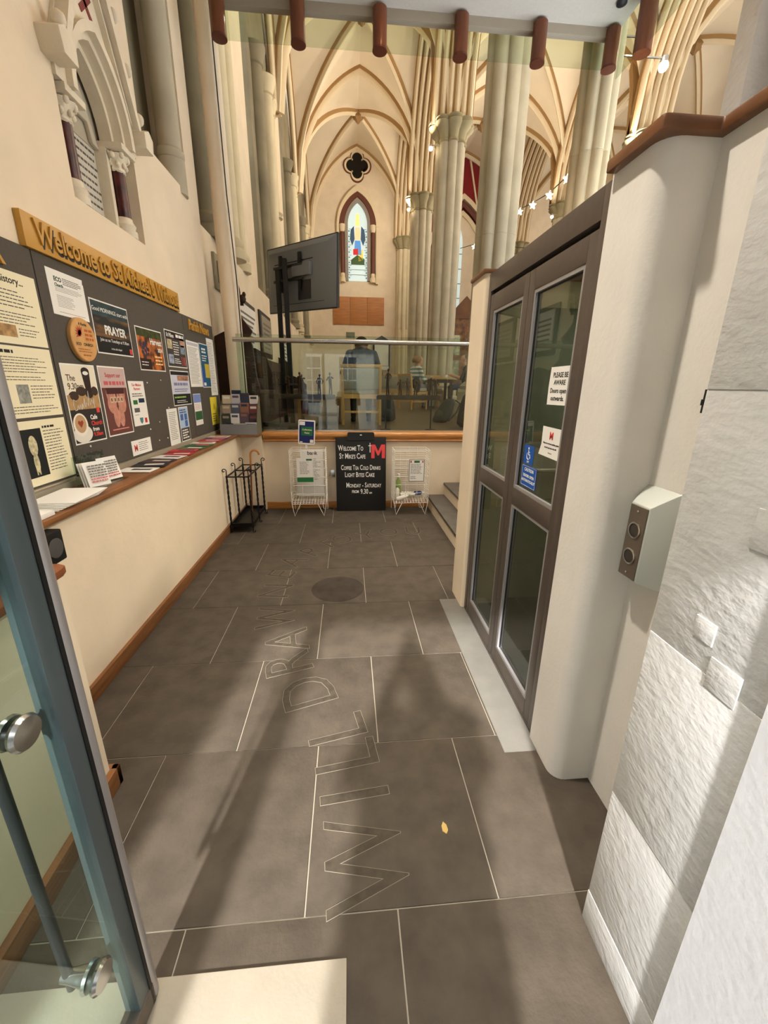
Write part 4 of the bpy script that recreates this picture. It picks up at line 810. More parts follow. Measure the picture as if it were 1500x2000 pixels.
tf.bar((-1.1275, 4.14, .6), (-1.1275, 4.80, .6), .01, .01); tf.build('frame_bars', BLACKM, us)
MB().box(-1.235, -1.02, 4.14, 4.80, .062, .07).box(-1.235, -1.02, 4.14, 4.146, .07, .10).box(-1.235, -1.02, 4.794, 4.80, .07, .10).box(-1.235, -1.229, 4.14, 4.8, .07, .1).box(-1.026, -1.02, 4.14, 4.8, .07, .1).build('drip_tray', BLACKM, us)
wk = thing('walking_stick', 'walking stick with a curved tan crook standing in the umbrella stand', 'walking stick', (-1.09, 4.63, .08))
MB().path([(-1.13, 4.62, .072), (-1.11, 4.66, .64)], .010, 10).build('stick', P((112, 66, 36)), wk, smooth=60)
MB().path([(-1.11, 4.66, .63), (-1.105, 4.665, .74)] + [(-1.058-.046*math.cos(a), 4.665, .745+.046*math.sin(a)) for a in [.3*i for i in range(1, 12)]], .011, 10).build('crook', P((176, 116, 60)), wk, smooth=60)

# ================================================================ WIRE RACKS
def wire_rack(label, x0, x1, y0, y1):
    t = thing('wire_rack', label, 'wire rack', ((x0+x1)/2, (y0+y1)/2, 0)); r = .003; zt = .78; zb = .17
    def grid(name, a, b, nz, nv):
        m = MB(); a, b = Vector(a), Vector(b)
        for i in range(nz):
            z = zb+(zt-zb)*i/(nz-1); m.path([(a.x, a.y, z), (b.x, b.y, z)], r, 5)
        for i in range(nv+1):
            p = a+(b-a)*i/nv; m.path([(p.x, p.y, zb), (p.x, p.y, zt)], r, 5)
        m.build(name, WIRE, t)
    grid('front_grid', (x0, y0, 0), (x1, y0, 0), 7, 3); grid('back_grid', (x0, y1, 0), (x1, y1, 0), 24, 4); grid('side_grid', (x0, y0, 0), (x0, y1, 0), 24, 2); grid('side_grid', (x1, y0, 0), (x1, y1, 0), 24, 2)
    m = MB()
    for i in range(13): m.path([(x0+(x1-x0)*i/12, y0, zb-.02), (x0+(x1-x0)*i/12, y1, zb+.05)], r, 5)
    for i in range(4): m.path([(x0, y0+(y1-y0)*i/3, zb-.02+.07*i/3), (x1, y0+(y1-y0)*i/3, zb-.02+.07*i/3)], r*1.3, 5)
    m.build('wire_shelf', WIRE, t)
    for x, s_ in ((x0, 1), (x1, -1)):
        MB().path([(x, y0, zt), (x, y0, .16), (x+s_*.03, y0-.01, .006), (x+s_*.10, y0, .15)], .0045, 6).build('leg', WIRE, t)
        MB().path([(x, y1, zt), (x, y1, .006), (x+s_*.05, y1, .006), (x+s_*.08, y1, .17)], .0045, 6).build('leg', WIRE, t)
    return t
wire_rack('white wire rack holding a green and white poster beside the umbrella stand', -.68, -.275, 4.68, 4.96)
wire_rack('white wire rack with bottles on its shelf beside the steps', .53, .945, 4.68, 4.96)
t = sheet('rack_poster', 'white poster with green foot hung on the front of the left wire rack', 'poster', F_FRONT, (-.60, 4.668, .42), .185, .28, PAPER); rect(t, 0, .185, 0, .055, P((36, 112, 60))); lines(t, .035, .15, .09, .24, 12, INKG, .35, seed=51); rect(t, .11, .175, .25, .27, P((40, 100, 60)))
t = sheet('rack_paper', 'large white newspaper sheet slipped inside the left wire rack', 'paper', F_FRONT, (-.56, 4.72, .37), .26, .42, PAPER); lines(t, .02, .24, .06, .32, 14, INKG, .3, seed=52); txt(t, 'bank', .06, .08, .36, INK, bold=.001)
for k, (x, w) in enumerate(((-.6, .3), (-.63, .33))): tag(MB().box(x, x+w, 4.80+.03*k, 4.804+.03*k, .215, .60-.05*k).build('rack_sheet', PAPER), ['white sheet in the middle of the left wire rack', 'white sheet at the back of the left wire rack'][k], 'paper')
t = sheet('rack_notice', 'white notice with grey border on the front of the right wire rack', 'notice', F_FRONT, (.70, 4.668, .415), .185, .265, P((120, 118, 114))); rect(t, .008, .177, .008, .257, PAPER); rect(t, .06, .125, .225, .25, P((44, 100, 60)), .0018); rect(t, .015, .03, .225, .25, P((190, 60, 56)), .0018); rect(t, .155, .17, .225, .25, P((190, 60, 56)), .0018); lines(t, .02, .165, .09, .215, 8, INKG, .4, .0018, seed=53); lines(t, .02, .1, .03, .07, 3, INKG, .4, .0018, seed=54)
def bottle(label, c, ax, r, l, col, capc):
    t = thing('bottle', label, 'bottle', c); c = Vector(c); ax = Vector(ax).normalized()
    pr = [(0, r*.9), (.04*l, r), (.68*l, r), (.8*l, r*.45), (.86*l, r*.4)]
    MB().path([c+ax*a for a, _ in pr], [b_ for _, b_ in pr], 14).build('body', P(col), t, smooth=40); MB().path([c+ax*.85*l, c+ax*l], r*.5, 12).build('cap', P(capc), t, smooth=40)
bottle('white bottle standing upright in the right wire rack', (.575, 4.75, .19), (0, 0, 1), .03, .16, (226, 220, 206), (120, 160, 70))
bottle('pale green spray bottle standing at the back of the right wire rack', (.60, 4.83, .205), (0, 0, 1), .032, .27, (150, 170, 96), (234, 230, 220))
bottle('white bottle with blue cap lying in the right wire rack', (.62, 4.78, .225), (1, .05, .02), .026, .22, (236, 232, 222), (40, 52, 96))
bottle('white tube lying across the front of the right wire rack', (.57, 4.71, .19), (1, -.1, .35), .024, .17, (240, 236, 226), (200, 196, 186))
bottle('blue bottle lying at the right of the right wire rack', (.80, 4.84, .23), (1, .1, 0), .024, .12, (52, 66, 120), (236, 232, 222))
# ---- collection point sign on its stem
cs = thing('collection_sign', 'dark blue Collection Point card in a white frame clipped above the left wire rack', 'sign', (-.49, 4.80, .84), Matrix.Rotation(.06, 3, 'Y') @ F_FRONT)
MB().prism(rounded(-.095, .095, 0, .275, .015, 'nenwswse'), UVN, 0, .012).build('frame', PAPER, cs, smooth=40); rect(cs, -.083, .083, .015, .26, P((24, 34, 96)), .012, 'card'); rect(cs, -.06, .068, .1, .2, P((30, 104, 60)), .0126); txt(cs, 'Collection', .026, .004, .158, PAPERC, 'CENTER', .0005, .0134); txt(cs, 'Point', .026, .004, .122, PAPERC, 'CENTER', .0005, .0134); rect(cs, -.08, -.02, .215, .255, PAPER, .0128); rect(cs, .04, .078, .02, .055, PAPER, .0128); rect(cs, -.075, -.045, .018, .03, PAPERC, .0128)
MB().box(-.012, .012, -.05, .01, 0, .008).build('stem', PAPER, cs); MB().lathe([(.03, -.055), (.03, -.045), (.012, -.04)], (0, 0, 0), 12).build('clip', PAPER, cs)
# ---- chalkboard sign
ab = thing('chalkboard_sign', 'black A-board reading Welcome to St Mike\'s Cafe against the low wall', 'sign', (.145, 4.86, 0), Matrix.Rotation(-.08, 3, 'X') @ F_FRONT)
MB().box(-.298, .298, 0, .895, -.02, 0).build('panel', M('chalkboard', (24, 23, 22), .7, var=.1, vs=30), ab, bevel=.004)
MB().box(-.305, .305, .0, .905, -.028, -.006).build('frame', BLACK, ab, bevel=.003)
MB().prism([(-.165, .87), (.165, .87), (.16, .955), (.145, .965), (-.145, .965), (-.16, .955)], UVN, -.022, .006).build('handle_top', BLACK, ab); MB().box(-.012, .012, .928, .938, .006, .009).build('hook', STEEL, ab)
def chalk(s_, size, u, v, al='LEFT', bold=.0012, sx=.82): txt(ab, s_, size, u, v, CHALK, al, bold, .0006, sx)
def smallcaps(words, big, small, u, v, sx=.62):
    x = u
    for wd_ in words:
        a = text_mesh(wd_[0], big, UVN, (x, v), .0006, .0003, 'LEFT', .0012, sx); a.build('lettering', CHALK, ab, recalc=False); x = max(p[0] for p in a.v)+.003
        if len(wd_) > 1: c = text_mesh(wd_[1:], small, UVN, (x, v), .0006, .0003, 'LEFT', .0012, sx); c.build('lettering', CHALK, ab, recalc=False); x = max(p[0] for p in c.v)
        x += .014
smallcaps(['WELCOME', 'TO'], .092, .066, -.275, .748); smallcaps(['ST', 'MIKE\'S', 'CAFE'], .092, .066, -.262, .652)
smallcaps(['COFFEE', 'TEA', 'COLD', 'DRINKS'], .085, .060, -.245, .515, .57); smallcaps(['LIGHT', 'BITES', 'CAKE'], .085, .064, -.20, .428)
smallcaps(['MONDAY', '-', 'SATURDAY'], .085, .062, -.185, .298); smallcaps(['FROM'], .05, .05, -.115, .228); chalk('9.30', .085, -.01, .218, sx=.66); chalk('am', .035, .10, .22)
MB().bar((.11, .725, .001), (.11, .84, .001), .009, .0006, 0, (0, 0, 1)).bar((.09, .806, .001), (.13, .806, .001), .009, .0006, 0, (0, 0, 1)).build('cross_mark', CHALK, ab)
MB().prism([(.125, .655), (.165, .655), (.165, .765), (.2, .69), (.218, .69), (.253, .765), (.253, .655), (.293, .655), (.293, .82), (.247, .82), (.209, .74), (.171, .82), (.125, .82)], UVN, .0006, .0014).build('red_m_logo', P((226, 74, 76)), ab)
tag(MB().box(-.245, -.175, 5.018, 5.03, .40, .49).build('wall_socket', STEEL, bevel=.003), 'small square steel switch plate on the low wall', 'switch')

# ================================================================ WALL MONUMENT
WST = M('white_monument_stone', (226, 214, 190), .7, var=.06, vs=8, bump=.2, bs=40); RMB = M('dark_red_marble', (72, 30, 26), .3, var=.5, vs=18)
mo = thing('wall_monument', 'gothic white stone wall monument with red marble columns and inscribed tablet', 'memorial', (-1.6, 3.31, 2.5))
YC = 3.30; WM = lambda u, v, n: (-1.71+n, YC+u, v)
tbl = MB().box(-1.705, -1.685, YC-.30, YC+.25, 2.51, 3.0).build('tablet', P((198, 192, 178)), mo)
lb_ = MB(); rr = random.Random(5)
for k in range(10):
    y = YC-.28
    while y < YC+.17:
        w = rr.uniform(.012, .04); lb_.box(-1.686, -1.6835, y, y+w, 2.955-.045*k, 2.968-.045*k); y += w+.009
lb_.build('inscription', P((84, 78, 70)), tbl)
MB().prism(lancet(0, 2.99, 3.03, .29, .42), WM, .0, .03).build('tympanum', P((176, 166, 146)), mo)
MB().prism([(-.02, 3.1), (.10, 3.1), (.13, 3.0), (.2, 2.99), (.06, 3.28), (-.05, 3.22)], WM, .03, .06).build('carved_drapery', P((190, 180, 160)), mo, bevel=.01)
for w0, w1, r0, r1, n0, n1_ in ((.24, .27, .36, .40, .05, .13), (.27, .30, .40, .44, .07, .19), (.30, .34, .44, .49, .10, .235)):
    MB().band(lancet(0, 3.05, 3.05, w0, r0), lancet(0, 3.05, 3.05, w1, r1), WM, n0, n1_).build('arch_moulding', WST, mo, smooth=30)
MB().prism([(-.43, 3.05), (-.33, 3.05)] + lancet(0, 3.05, 3.05, .33, .48)[1:-1] + [(.33, 3.05), (.42, 3.05), (.40, 3.22), (0, 4.1), (-.42, 3.22)], WM, .14, .20).build('gable_face', WST, mo)
for sx in (-1, 1):
    MB().band([(sx*.37, 3.2), (0, 4.02)], [(sx*.43, 3.16), (0, 4.16)], WM, .15, .27).build('gable_moulding', WST, mo); MB().band([(sx*.33, 3.22), (0, 3.93)], [(sx*.35, 3.21), (0, 3.98)], WM, .15, .235).build('gable_moulding', WST, mo)
    MB().prism([(sx*.38, 3.10), (sx*.50, 3.10), (sx*.52, 3.2), (sx*.46, 3.24), (sx*.38, 3.2)], WM, .15, .30).build('kneeler', WST, mo, bevel=.012)
    for k in range(4): MB().ell((-1.46, YC+sx*(.42-.095*k), 3.28+.22*k), (.04, .028, .04), 10, 8).build('crocket', WST, mo, smooth=60)
    y = YC+sx*.29; xc = -1.60
    MB().lathe([(.048, 2.62), (.048, 2.91)], (xc, y, 0), 20).build('column', RMB, mo, smooth=40)
    MB().lathe([(.075, 2.507), (.075, 2.55), (.062, 2.56), (.072, 2.585), (.055, 2.61), (.052, 2.63)], (xc, y, 0), 20).build('column_base', WST, mo, smooth=40)
    cp_ = MB().lathe([(.048, 2.90), (.056, 2.91), (.05, 2.925), (.064, 2.96), (.085, 3.0)], (xc, y, 0), 20, lobes=lambda a: 1+.1*math.cos(8*a))
    for k in range(8):
        a = k*PI/4+.2; cp_.ell((xc+.074*math.cos(a), y+.074*math.sin(a), 2.985+.012*(k % 2)), (.02, .02, .022), 8, 6); a += .4; cp_.ell((xc+.06*math.cos(a), y+.06*math.sin(a), 2.945), (.015, .015, .018), 8, 6)
    cp_.build('leafy_capital', WST, mo, smooth=50); MB().box(-1.70, -1.50, y-.095, y+.095, 3.01, 3.05).build('abacus', WST, mo, bevel=.008)
    ji = YC+sx*.215; MB().box(-1.71, -1.61, ji-.02, ji+.02, 2.507, 3.02).build('jamb_moulding', WST, mo, bevel=.006); MB().box(-1.71, -1.64, YC+sx*.365-.03, YC+sx*.365+.03, 2.507, 3.02).build('outer_jamb', WST, mo, bevel=.006)
cx_ = MB()
for a in (PI/4, 3*PI/4): cx_.bar((-1.5085, YC+.09*math.cos(a), 3.62+.09*math.sin(a)), (-1.5085, YC-.09*math.cos(a), 3.62-.09*math.sin(a)), .03, .006, 0, (1, 0, 0))
cx_.build('painted_cross', P((128, 52, 46)), mo)

# ================================================================ TELEVISION ON STAND
tv = thing('television', 'large flat television seen from behind on a black stand', 'television', (-.70, 5.75, .95))
ce = Vector((-.565, 5.725, 2.765)); d1 = Vector((.70, -.714, 0)).normalized(); n1 = Vector((-.714, -.70, 0)).normalized(); up = Vector((0, 0, 1))
up = (up + d1*.04).normalized(); d1v = (d1 - up*d1.dot(up)).normalized(); n1 = -d1v.cross(up) if d1v.cross(up).dot(n1) < 0 else d1v.cross(up)
def tvp(a, h, n): p = ce+d1v*a+up*h+n1*n; return (p.x, p.y, p.z)
def tvbox(m, a0, a1, h0, h1, n0, n1_): 
    vs = [tvp(a, h, n) for n in (n0, n1_) for a, h in ((a0, h0), (a1, h0), (a1, h1), (a0, h1))]
    return m.add(vs, [(0, 3, 2, 1), (4, 5, 6, 7), (0, 1, 5, 4), (1, 2, 6, 5), (2, 3, 7, 6), (3, 0, 4, 7)])
tvbox(MB(), -.665, .665, -.375, .375, -.03, -.018).build('screen', M('black_screen', (8, 8, 10), .15), tv)
tvbox(MB(), -.67, .67, -.38, .38, -.02, .006).build('bezel', DKPL, tv, bevel=.004)
vs = [tvp(a, h, .006) for a, h in ((-.66, -.37), (.66, -.37), (.66, .37), (-.66, .37))] + [tvp(a, h, .055) for a, h in ((-.56, -.24), (.56, -.24), (.56, .30), (-.56, .30))]
MB().add(vs, [(0, 3, 2, 1), (4, 5, 6, 7), (0, 1, 5, 4), (1, 2, 6, 5), (2, 3, 7, 6), (3, 0, 4, 7)]).build('rear_shell', TVG, tv, bevel=.006)
for h0, h1, a0, a1 in ((.16, .17, -.45, .30), (-.30, -.295, -.5, .5)): tvbox(MB(), a0, a1, h0, h1, .055, .058).build('vent_line', BLACK, tv)
tvbox(MB(), -.05, .28, -.01, .13, .055, .10).build('mount_plate', TVG, tv, bevel=.008); tvbox(MB(), .02, .26, -.26, -.05, .055, .06).build('socket_panel', DKPL, tv)
for a in (-.33, .05): tvbox(MB(), a, a+.05, -.16, .25, .06, .085).build('mount_rail', BLACK, tv, bevel=.004)
for h in (-.05, .10): tvbox(MB(), -.42, .16, h, h+.03, .085, .10).build('mount_bar', BLACK, tv, bevel=.003)
sb = Vector((-.565, 5.725, 0))+d1*(-.17)+Vector((-.714, -.70, 0))*.16
for s_ in (-.075, .075):
    p = sb+d1*s_; MB().box(p.x-.028, p.x+.028, p.y-.03, p.y+.03, 1.0, 2.95 if s_ > 0 else 2.85).build('stand_post', BLACK, tv, bevel=.004)
MB().mbox(Matrix.Translation((sb.x, sb.y, .985)) @ Matrix.Rotation(math.atan2(d1.y, d1.x), 4, 'Z'), .30, .24, .02).build('stand_base', BLACK, tv, bevel=.008)
MB().mbox(Matrix.Translation((sb.x, sb.y, 1.5)) @ Matrix.Rotation(math.atan2(d1.y, d1.x), 4, 'Z'), .2, .12, .012).build('stand_shelf', BLACK, tv, bevel=.004)
for a, c in ((-.26, -.2), (.26, -.2), (-.26, .2), (.26, .2)):
    p = sb+d1*a+Vector((-.714, -.70, 0))*c; MB().lathe([(.03, .95), (.035, .965), (.012, .97)], (p.x, p.y, 0), 12).build('castor', BLACK, tv)

# ================================================================ WOODWORK AND TABLETS BY THE NORTH WALL
be = thing('carved_bench', 'dark carved oak bench with fleur-de-lis finial behind the glass at left', 'bench', (-1.2, 5.9, .95))
MB().prism([(-1.61, .95), (-1.12, .95), (-1.12, 1.45), (-1.15, 1.6), (-1.17, 1.95), (-1.2, 2.05), (-1.16, 2.12), (-1.26, 2.25), (-1.31, 2.35), (-1.36, 2.25), (-1.46, 2.12), (-1.61, 2.05)], XZ, 5.50, 5.57).build('bench_end', DARKW, be, bevel=.006)
fn = MB().ell((-1.31, 5.535, 2.54), (.045, .03, .11), 12, 8).ell((-1.37, 5.535, 2.47), (.045, .028, .05), 10, 8).ell((-1.25, 5.535, 2.47), (.045, .028, .05), 10, 8).ell((-1.395, 5.535, 2.52), (.022, .022, .03), 8, 6).ell((-1.225, 5.535, 2.52), (.022, .022, .03), 8, 6).tube((-1.31, 5.535, 2.3), (-1.31, 5.535, 2.5), .03, .022).box(-1.38, -1.24, 5.515, 5.555, 2.40, 2.425)
fn.build('finial', DARKW, be, smooth=50)
MB().prism([(5.57, .95), (7.4, .95), (7.4, 1.75), (7.0, 1.82), (6.6, 1.75), (6.3, 1.9), (5.9, 1.78), (5.57, 1.95)], YZ, -1.6, -1.54).build('bench_back', DARKW, be, bevel=.005); MB().box(-1.56, -1.2, 5.57, 7.4, 1.36, 1.41).build('bench_seat', DARKW, be, bevel=.005); MB().box(-1.25, -1.2, 5.57, 7.4, .95, 1.36).build('bench_front', DARKW, be); MB().box(-1.6, -1.12, 7.4, 7.47, .95, 1.7).build('bench_end', DARKW, be)
for i in range(3): MB().box(-1.545, -1.53, 5.65+.58*i, 6.13+.58*i, 1.45, 1.70).build('carved_panel', M('dark_oak_panel', (72, 44, 28), .5, var=.3, vs=9), be, bevel=.006)
pw = thing('oak_pew', 'dark oak pew along the north wall beyond the television', 'bench', (-1.25, 7.9, .95))
MB().box(-1.60, -1.54, 7.6, 10.2, .95, 1.95).build('pew_back', DARKW, pw, bevel=.006); MB().box(-1.54, -1.0, 7.6, 10.2, 1.36, 1.41).build('pew_seat', DARKW, pw, bevel=.006); MB().box(-1.06, -1.02, 7.6, 10.2, .95, 1.36).build('pew_front', DARKW, pw)
for y in (7.54, 10.2): MB().prism([(-1.60, .95), (-.98, .95), (-.98, 1.5), (-1.1, 1.62), (-1.3, 1.7), (-1.4, 2.0), (-1.60, 2.1)], XZ, y, y+.06).build('pew_end', DARKW, pw, bevel=.006)
lt = thing('low_table', 'low oak table with an open shelf behind the glass at left', 'table', (-.4, 6.5, .95))
MB().box(-.75, -.12, 6.3, 6.8, 1.28, 1.31).build('table_top', M('shaded_table_oak', (150, 110, 66), .5, var=.15), lt, bevel=.004); MB().box(-.73, -.14, 6.32, 6.78, 1.05, 1.07).build('lower_shelf', MATS['shaded_table_oak'], lt)  # table oak is darker than the chair oak
for x in (-.725, -.145):
    for y in (6.325, 6.775): MB().box(x-.022, x+.022, y-.022, y+.022, .95, 1.28).build('leg', MATS['shaded_table_oak'], lt)
for i, (x, w, c) in enumerate(((-.72, .05, (86, 30, 36)), (-.66, .04, (120, 50, 60)), (-.61, .06, (50, 46, 70)), (-.54, .05, (96, 36, 44)), (-.48, .045, (40, 44, 40)))): tag(MB().box(x, x+w-.004, 6.4, 6.58, 1.07, 1.255).build('hymn_book', P(c), bevel=.003), ['dark crimson', 'dusty pink', 'dark blue', 'maroon', 'dark green'][i]+' book on the lower shelf of the low table', 'book', 'books on the low table')
def tablet(label, y0, y1, z0, z1, frame, slab, ins=True):
    t = thing('wall_tablet', label, 'memorial', (-1.61, (y0+y1)/2, z0)); MB().box(-1.62, -1.585, y0, y1, z0, z1).build('frame', frame, t, bevel=.008); s_ = MB().box(-1.59, -1.565, y0+.08, y1-.08, z0+.08, z1-.08).build('slab', slab, t)
    if ins:
        b_ = MB()
        for k in range(6): b_.box(-1.566, -1.563, y0+.16, y1-.16-.1*(k % 3), z1-.2-(z1-z0-.3)/6*k-.03, z1-.2-(z1-z0-.3)/6*k)
        b_.build('inscription', INKG, t)
tablet('stone-framed wall tablet nearest the corner shaft', 5.75, 6.35, 2.62, 3.02, P((150, 140, 116)), P((110, 104, 88)), False)
tablet('white marble wall tablet with dark frame beyond the bench finial', 6.6, 7.9, 2.0, 2.75, DKPL, PAPER)
tablet('dark framed wall tablet partly hidden by the television', 8.3, 9.4, 2.0, 2.8, DKPL, P((160, 150, 130)))
tablet('pale wall tablet further along the aisle wall', 10.6, 11.6, 1.9, 2.7, P((130, 120, 100)), PAPER)
# ================================================================ CHAIRS, TABLE
SEATF = M('cream_seat_cloth', (196, 186, 164), .9, var=.06, vs=30); BACKF = M('taupe_back_cloth', (158, 150, 134), .9, var=.05, vs=30)
def chair(label, x, y, rz, top=.81):
    t = thing('dining_chair', label, 'chair', (0, 0, 0), group='oak chairs in the church'); w = .265
    for sx in (-1, 1):
        MB().prism([(-.24, 0), (-.20, 0), (-.195, .45), (-.24, top), (-.275, top), (-.235, .45)], lambda u, v, n: (n, u, v), sx*w-.018, sx*w+.018).build('rear_leg', CHOAK, t, bevel=.003)
        MB().box(sx*w-.02, sx*w+.02, .20, .24, 0, .43).build('front_leg', CHOAK, t, bevel=.003); MB().box(sx*w-.012, sx*w+.012, -.2, .2, .36, .42).build('side_rail', CHOAK, t); MB().box(sx*w-.01, sx*w+.01, -.2, .2, .17, .20).build('stretcher', CHOAK, t)
    MB().box(-w, w, -.232, -.21, .37, .43).build('rear_rail', CHOAK, t); MB().box(-w, w, -.228, -.212, .17, .20).build('stretcher', CHOAK, t); MB().box(-w, w, .21, .23, .36, .43).build('front_rail', CHOAK, t)
    MB().box(-w+.01, w-.01, -.2, .24, .43, .50).build('seat', SEATF, t, bevel=.02)
    mt = Matrix.Translation((0, -.238, .64)) @ Matrix.Rotation(.10, 4, 'X'); MB().mbox(mt, w-.02, .018, .14).build('backrest', BACKF, t, bevel=.012); mt = Matrix.Translation((0, -.255, top-.005)) @ Matrix.Rotation(.10, 4, 'X'); MB().mbox(mt, w+.02, .016, .022).build('top_rail', CHOAK, t, bevel=.006)
    t.location = (x, y, .95); t.rotation_euler = (0, 0, rz); return t
c0 = chair('oak chair seen from behind, holding the person in the grey hooded top', .188, 6.22, 0)
def chair_copy(label, x, y, rz): c = dup(c0, (x, y, .95), label, rz); return c
chair_copy('oak chair holding the woman in the striped jumper', 1.58, 10.3, -1.1)
chair_copy('oak chair holding the person in the black top beside the table', 3.02, 10.5, 1.25)
chair_copy('empty oak chair with pale seat on the far side of the cafe table', 2.2, 11.15, PI)
chair_copy('empty oak chair beside the column beyond the hooded person', 1.05, 11.6, .3)
ctb = thing('cafe_table', 'oak cafe table between the two seated people', 'table', (2.2, 10.5, .95)); MB().box(1.9, 2.55, 10.15, 10.85, 1.66, 1.70).build('table_top', CHOAK, ctb, bevel=.005); MB().box(1.93, 2.52, 10.18, 10.82, 1.58, 1.66).build('apron', DARKW, ctb)
for x in (1.95, 2.5):
    for y in (10.2, 10.8): MB().box(x-.03, x+.03, y-.03, y+.03, .95, 1.6).build('leg', DARKW, ctb)
cup = thing('tea_cup', 'small white cup on the cafe table', 'cup', (2.38, 10.3, 1.70)); MB().lathe([(.03, 1.70), (.045, 1.77), (.04, 1.77), (.026, 1.705)], (2.38, 10.3, 0), 16).build('bowl', PAPER, cup, smooth=50); MB().path([(2.42+.02*math.sin(a), 10.3, 1.738+.022*math.cos(a)) for a in [i*PI/6 for i in range(7)]], .005, 6).build('handle', PAPER, cup)
# ---- two beams carved with small standing figures, on thin stands by the glass
BRZ = M('bronze_brown', (74, 48, 32), .45, metal=.3, var=.3, vs=30); PLK = M('rough_dark_beam', (58, 40, 30), .7, var=.3, vs=10, stretch=(1, 8, 8))
def figurine(t, x, y, z, h, k):
    m = MB(); ln = .012*math.sin(k*2.3); ar = (k*37 % 5)/5
    m.path([(x-.012, y, z), (x-.01, y, z+.25*h), (x-.006, y, z+.48*h)], [.008, .009, .012], 8); m.path([(x+.016, y+.01, z), (x+.012, y, z+.25*h), (x+.006, y, z+.48*h)], [.008, .009, .012], 8)
    m.path([(x, y, z+.44*h), (x+ln*.5, y, z+.62*h), (x+ln, y, z+.8*h)], [.018, .021, .015], 10); m.ell((x+ln, y, z+.91*h), (.014, .014, .018), 10, 8); m.path([(x+ln, y, z+.78*h), (x+ln, y, z+.88*h)], .007, 6)
    for sx in (-1, 1): m.path([(x+ln+sx*.018, y, z+.78*h), (x+ln+sx*.04, y-.01, z+(.62+.25*ar*(sx > 0))*h), (x+ln+sx*.03, y-.035, z+(.52+.5*ar)*h)], [.008, .007, .006], 6)
    m.box(x-.025, x+.025, y-.018, y+.022, z-.004, z+.006); m.build('figurine', BRZ, t, smooth=50)
def beam(label, x0, x1, xs, z):
    t = thing('figure_beam', label, 'sculpture', ((x0+x1)/2, 5.36, .95)); y = 5.36
    MB().prism([(x0, z-.055), (x1-.01, z-.058), (x1, z-.01), (x1-.015, z), (x0+.01, z), (x0-.004, z-.02)], XZ, y-.045, y+.045).build('beam', PLK, t, bevel=.004)
    for x in (x0+.12, x1-.12): MB().tube((x, y, .96), (x, y, z-.05), .009, n=8).build('stand_rod', BLACKM, t); MB().lathe([(.07, .95), (.07, .958), (.012, .965)], (x, y, 0), 16).build('stand_foot', BLACKM, t)
    for k, (x, h) in enumerate(xs): figurine(t, x, y, z, h, k+int(x0*10))
    return t
beam('left rough beam carrying small bronze figures behind the glass', -.98, -.16, ((-.88, .26), (-.74, .22), (-.60, .27), (-.56, .24), (-.36, .25), (-.22, .27)), 1.385)
beam('right rough beam carrying small bronze figures behind the glass', .36, 1.19, ((.50, .33), (.66, .20), (.76, .22), (.86, .18), (1.06, .22), (1.12, .20)), 1.385)
# ---- bags
def backpack(label, x, y, rz, lean, s=1.0, col=(28, 32, 30), z0=.95):
    t = thing('backpack', label, 'backpack', (0, 0, 0)); m_ = P(col); rings = []
    for i in range(11):
        f_ = i/10; w = .17*s*(1-.35*f_**3); d = .11*s*(1-.45*f_**2); z = .42*s*f_; e = 1 if 0 < i < 10 else .75
        rings.append([(w*e*(abs(math.cos(a))**.6)*(1 if math.cos(a) > 0 else -1), d*e*(abs(math.sin(a))**.6)*(1 if math.sin(a) > 0 else -1)+lean*f_, z) for a in [2*PI*q/20 for q in range(20)]])
    MB().ring_strip(rings).build('body', m_, t, smooth=60); MB().ell((0, -.09*s+lean*.3, .13*s), (.12*s, .05*s, .10*s), 14, 8).build('front_pocket', P(tuple(min(255, c+10) for c in col)), t, smooth=60)
    for sx in (-1, 1): MB().path([(sx*.08*s, .06*s+lean, .40*s), (sx*.10*s, .16*s+lean, .34*s), (sx*.11*s, .18*s+lean*.6, .18*s), (sx*.13*s, .12*s, .03*s)], .014*s, 8).build('strap', BLACK, t, smooth=60)
    MB().path([(-.03*s, lean, .41*s), (0, lean, .46*s), (.03*s, lean, .41*s)], .009*s, 6).build('grab_loop', BLACK, t, smooth=60)
    t.location = (x, y, z0); t.rotation_euler = (0, 0, rz)
backpack('dark green backpack slumped on the floorboards in the middle', 1.45, 6.55, -1.1, .20, .85, (36, 44, 40))
backpack('black backpack standing close behind the glass at right', 1.72, 5.75, -.5, .10, 1.12, (24, 24, 24))
backpack('black rucksack standing on the floor beside the hooded person\'s chair', .62, 6.75, 0, .02, .85, (22, 22, 24))
tag(MB().ell((1.62, 10.05, 1.52), (.11, .06, .2), 14, 10).build('hanging_bag', P((42, 44, 52)), smooth=60), 'dark grey bag hung on the back of the striped woman\'s chair', 'bag')

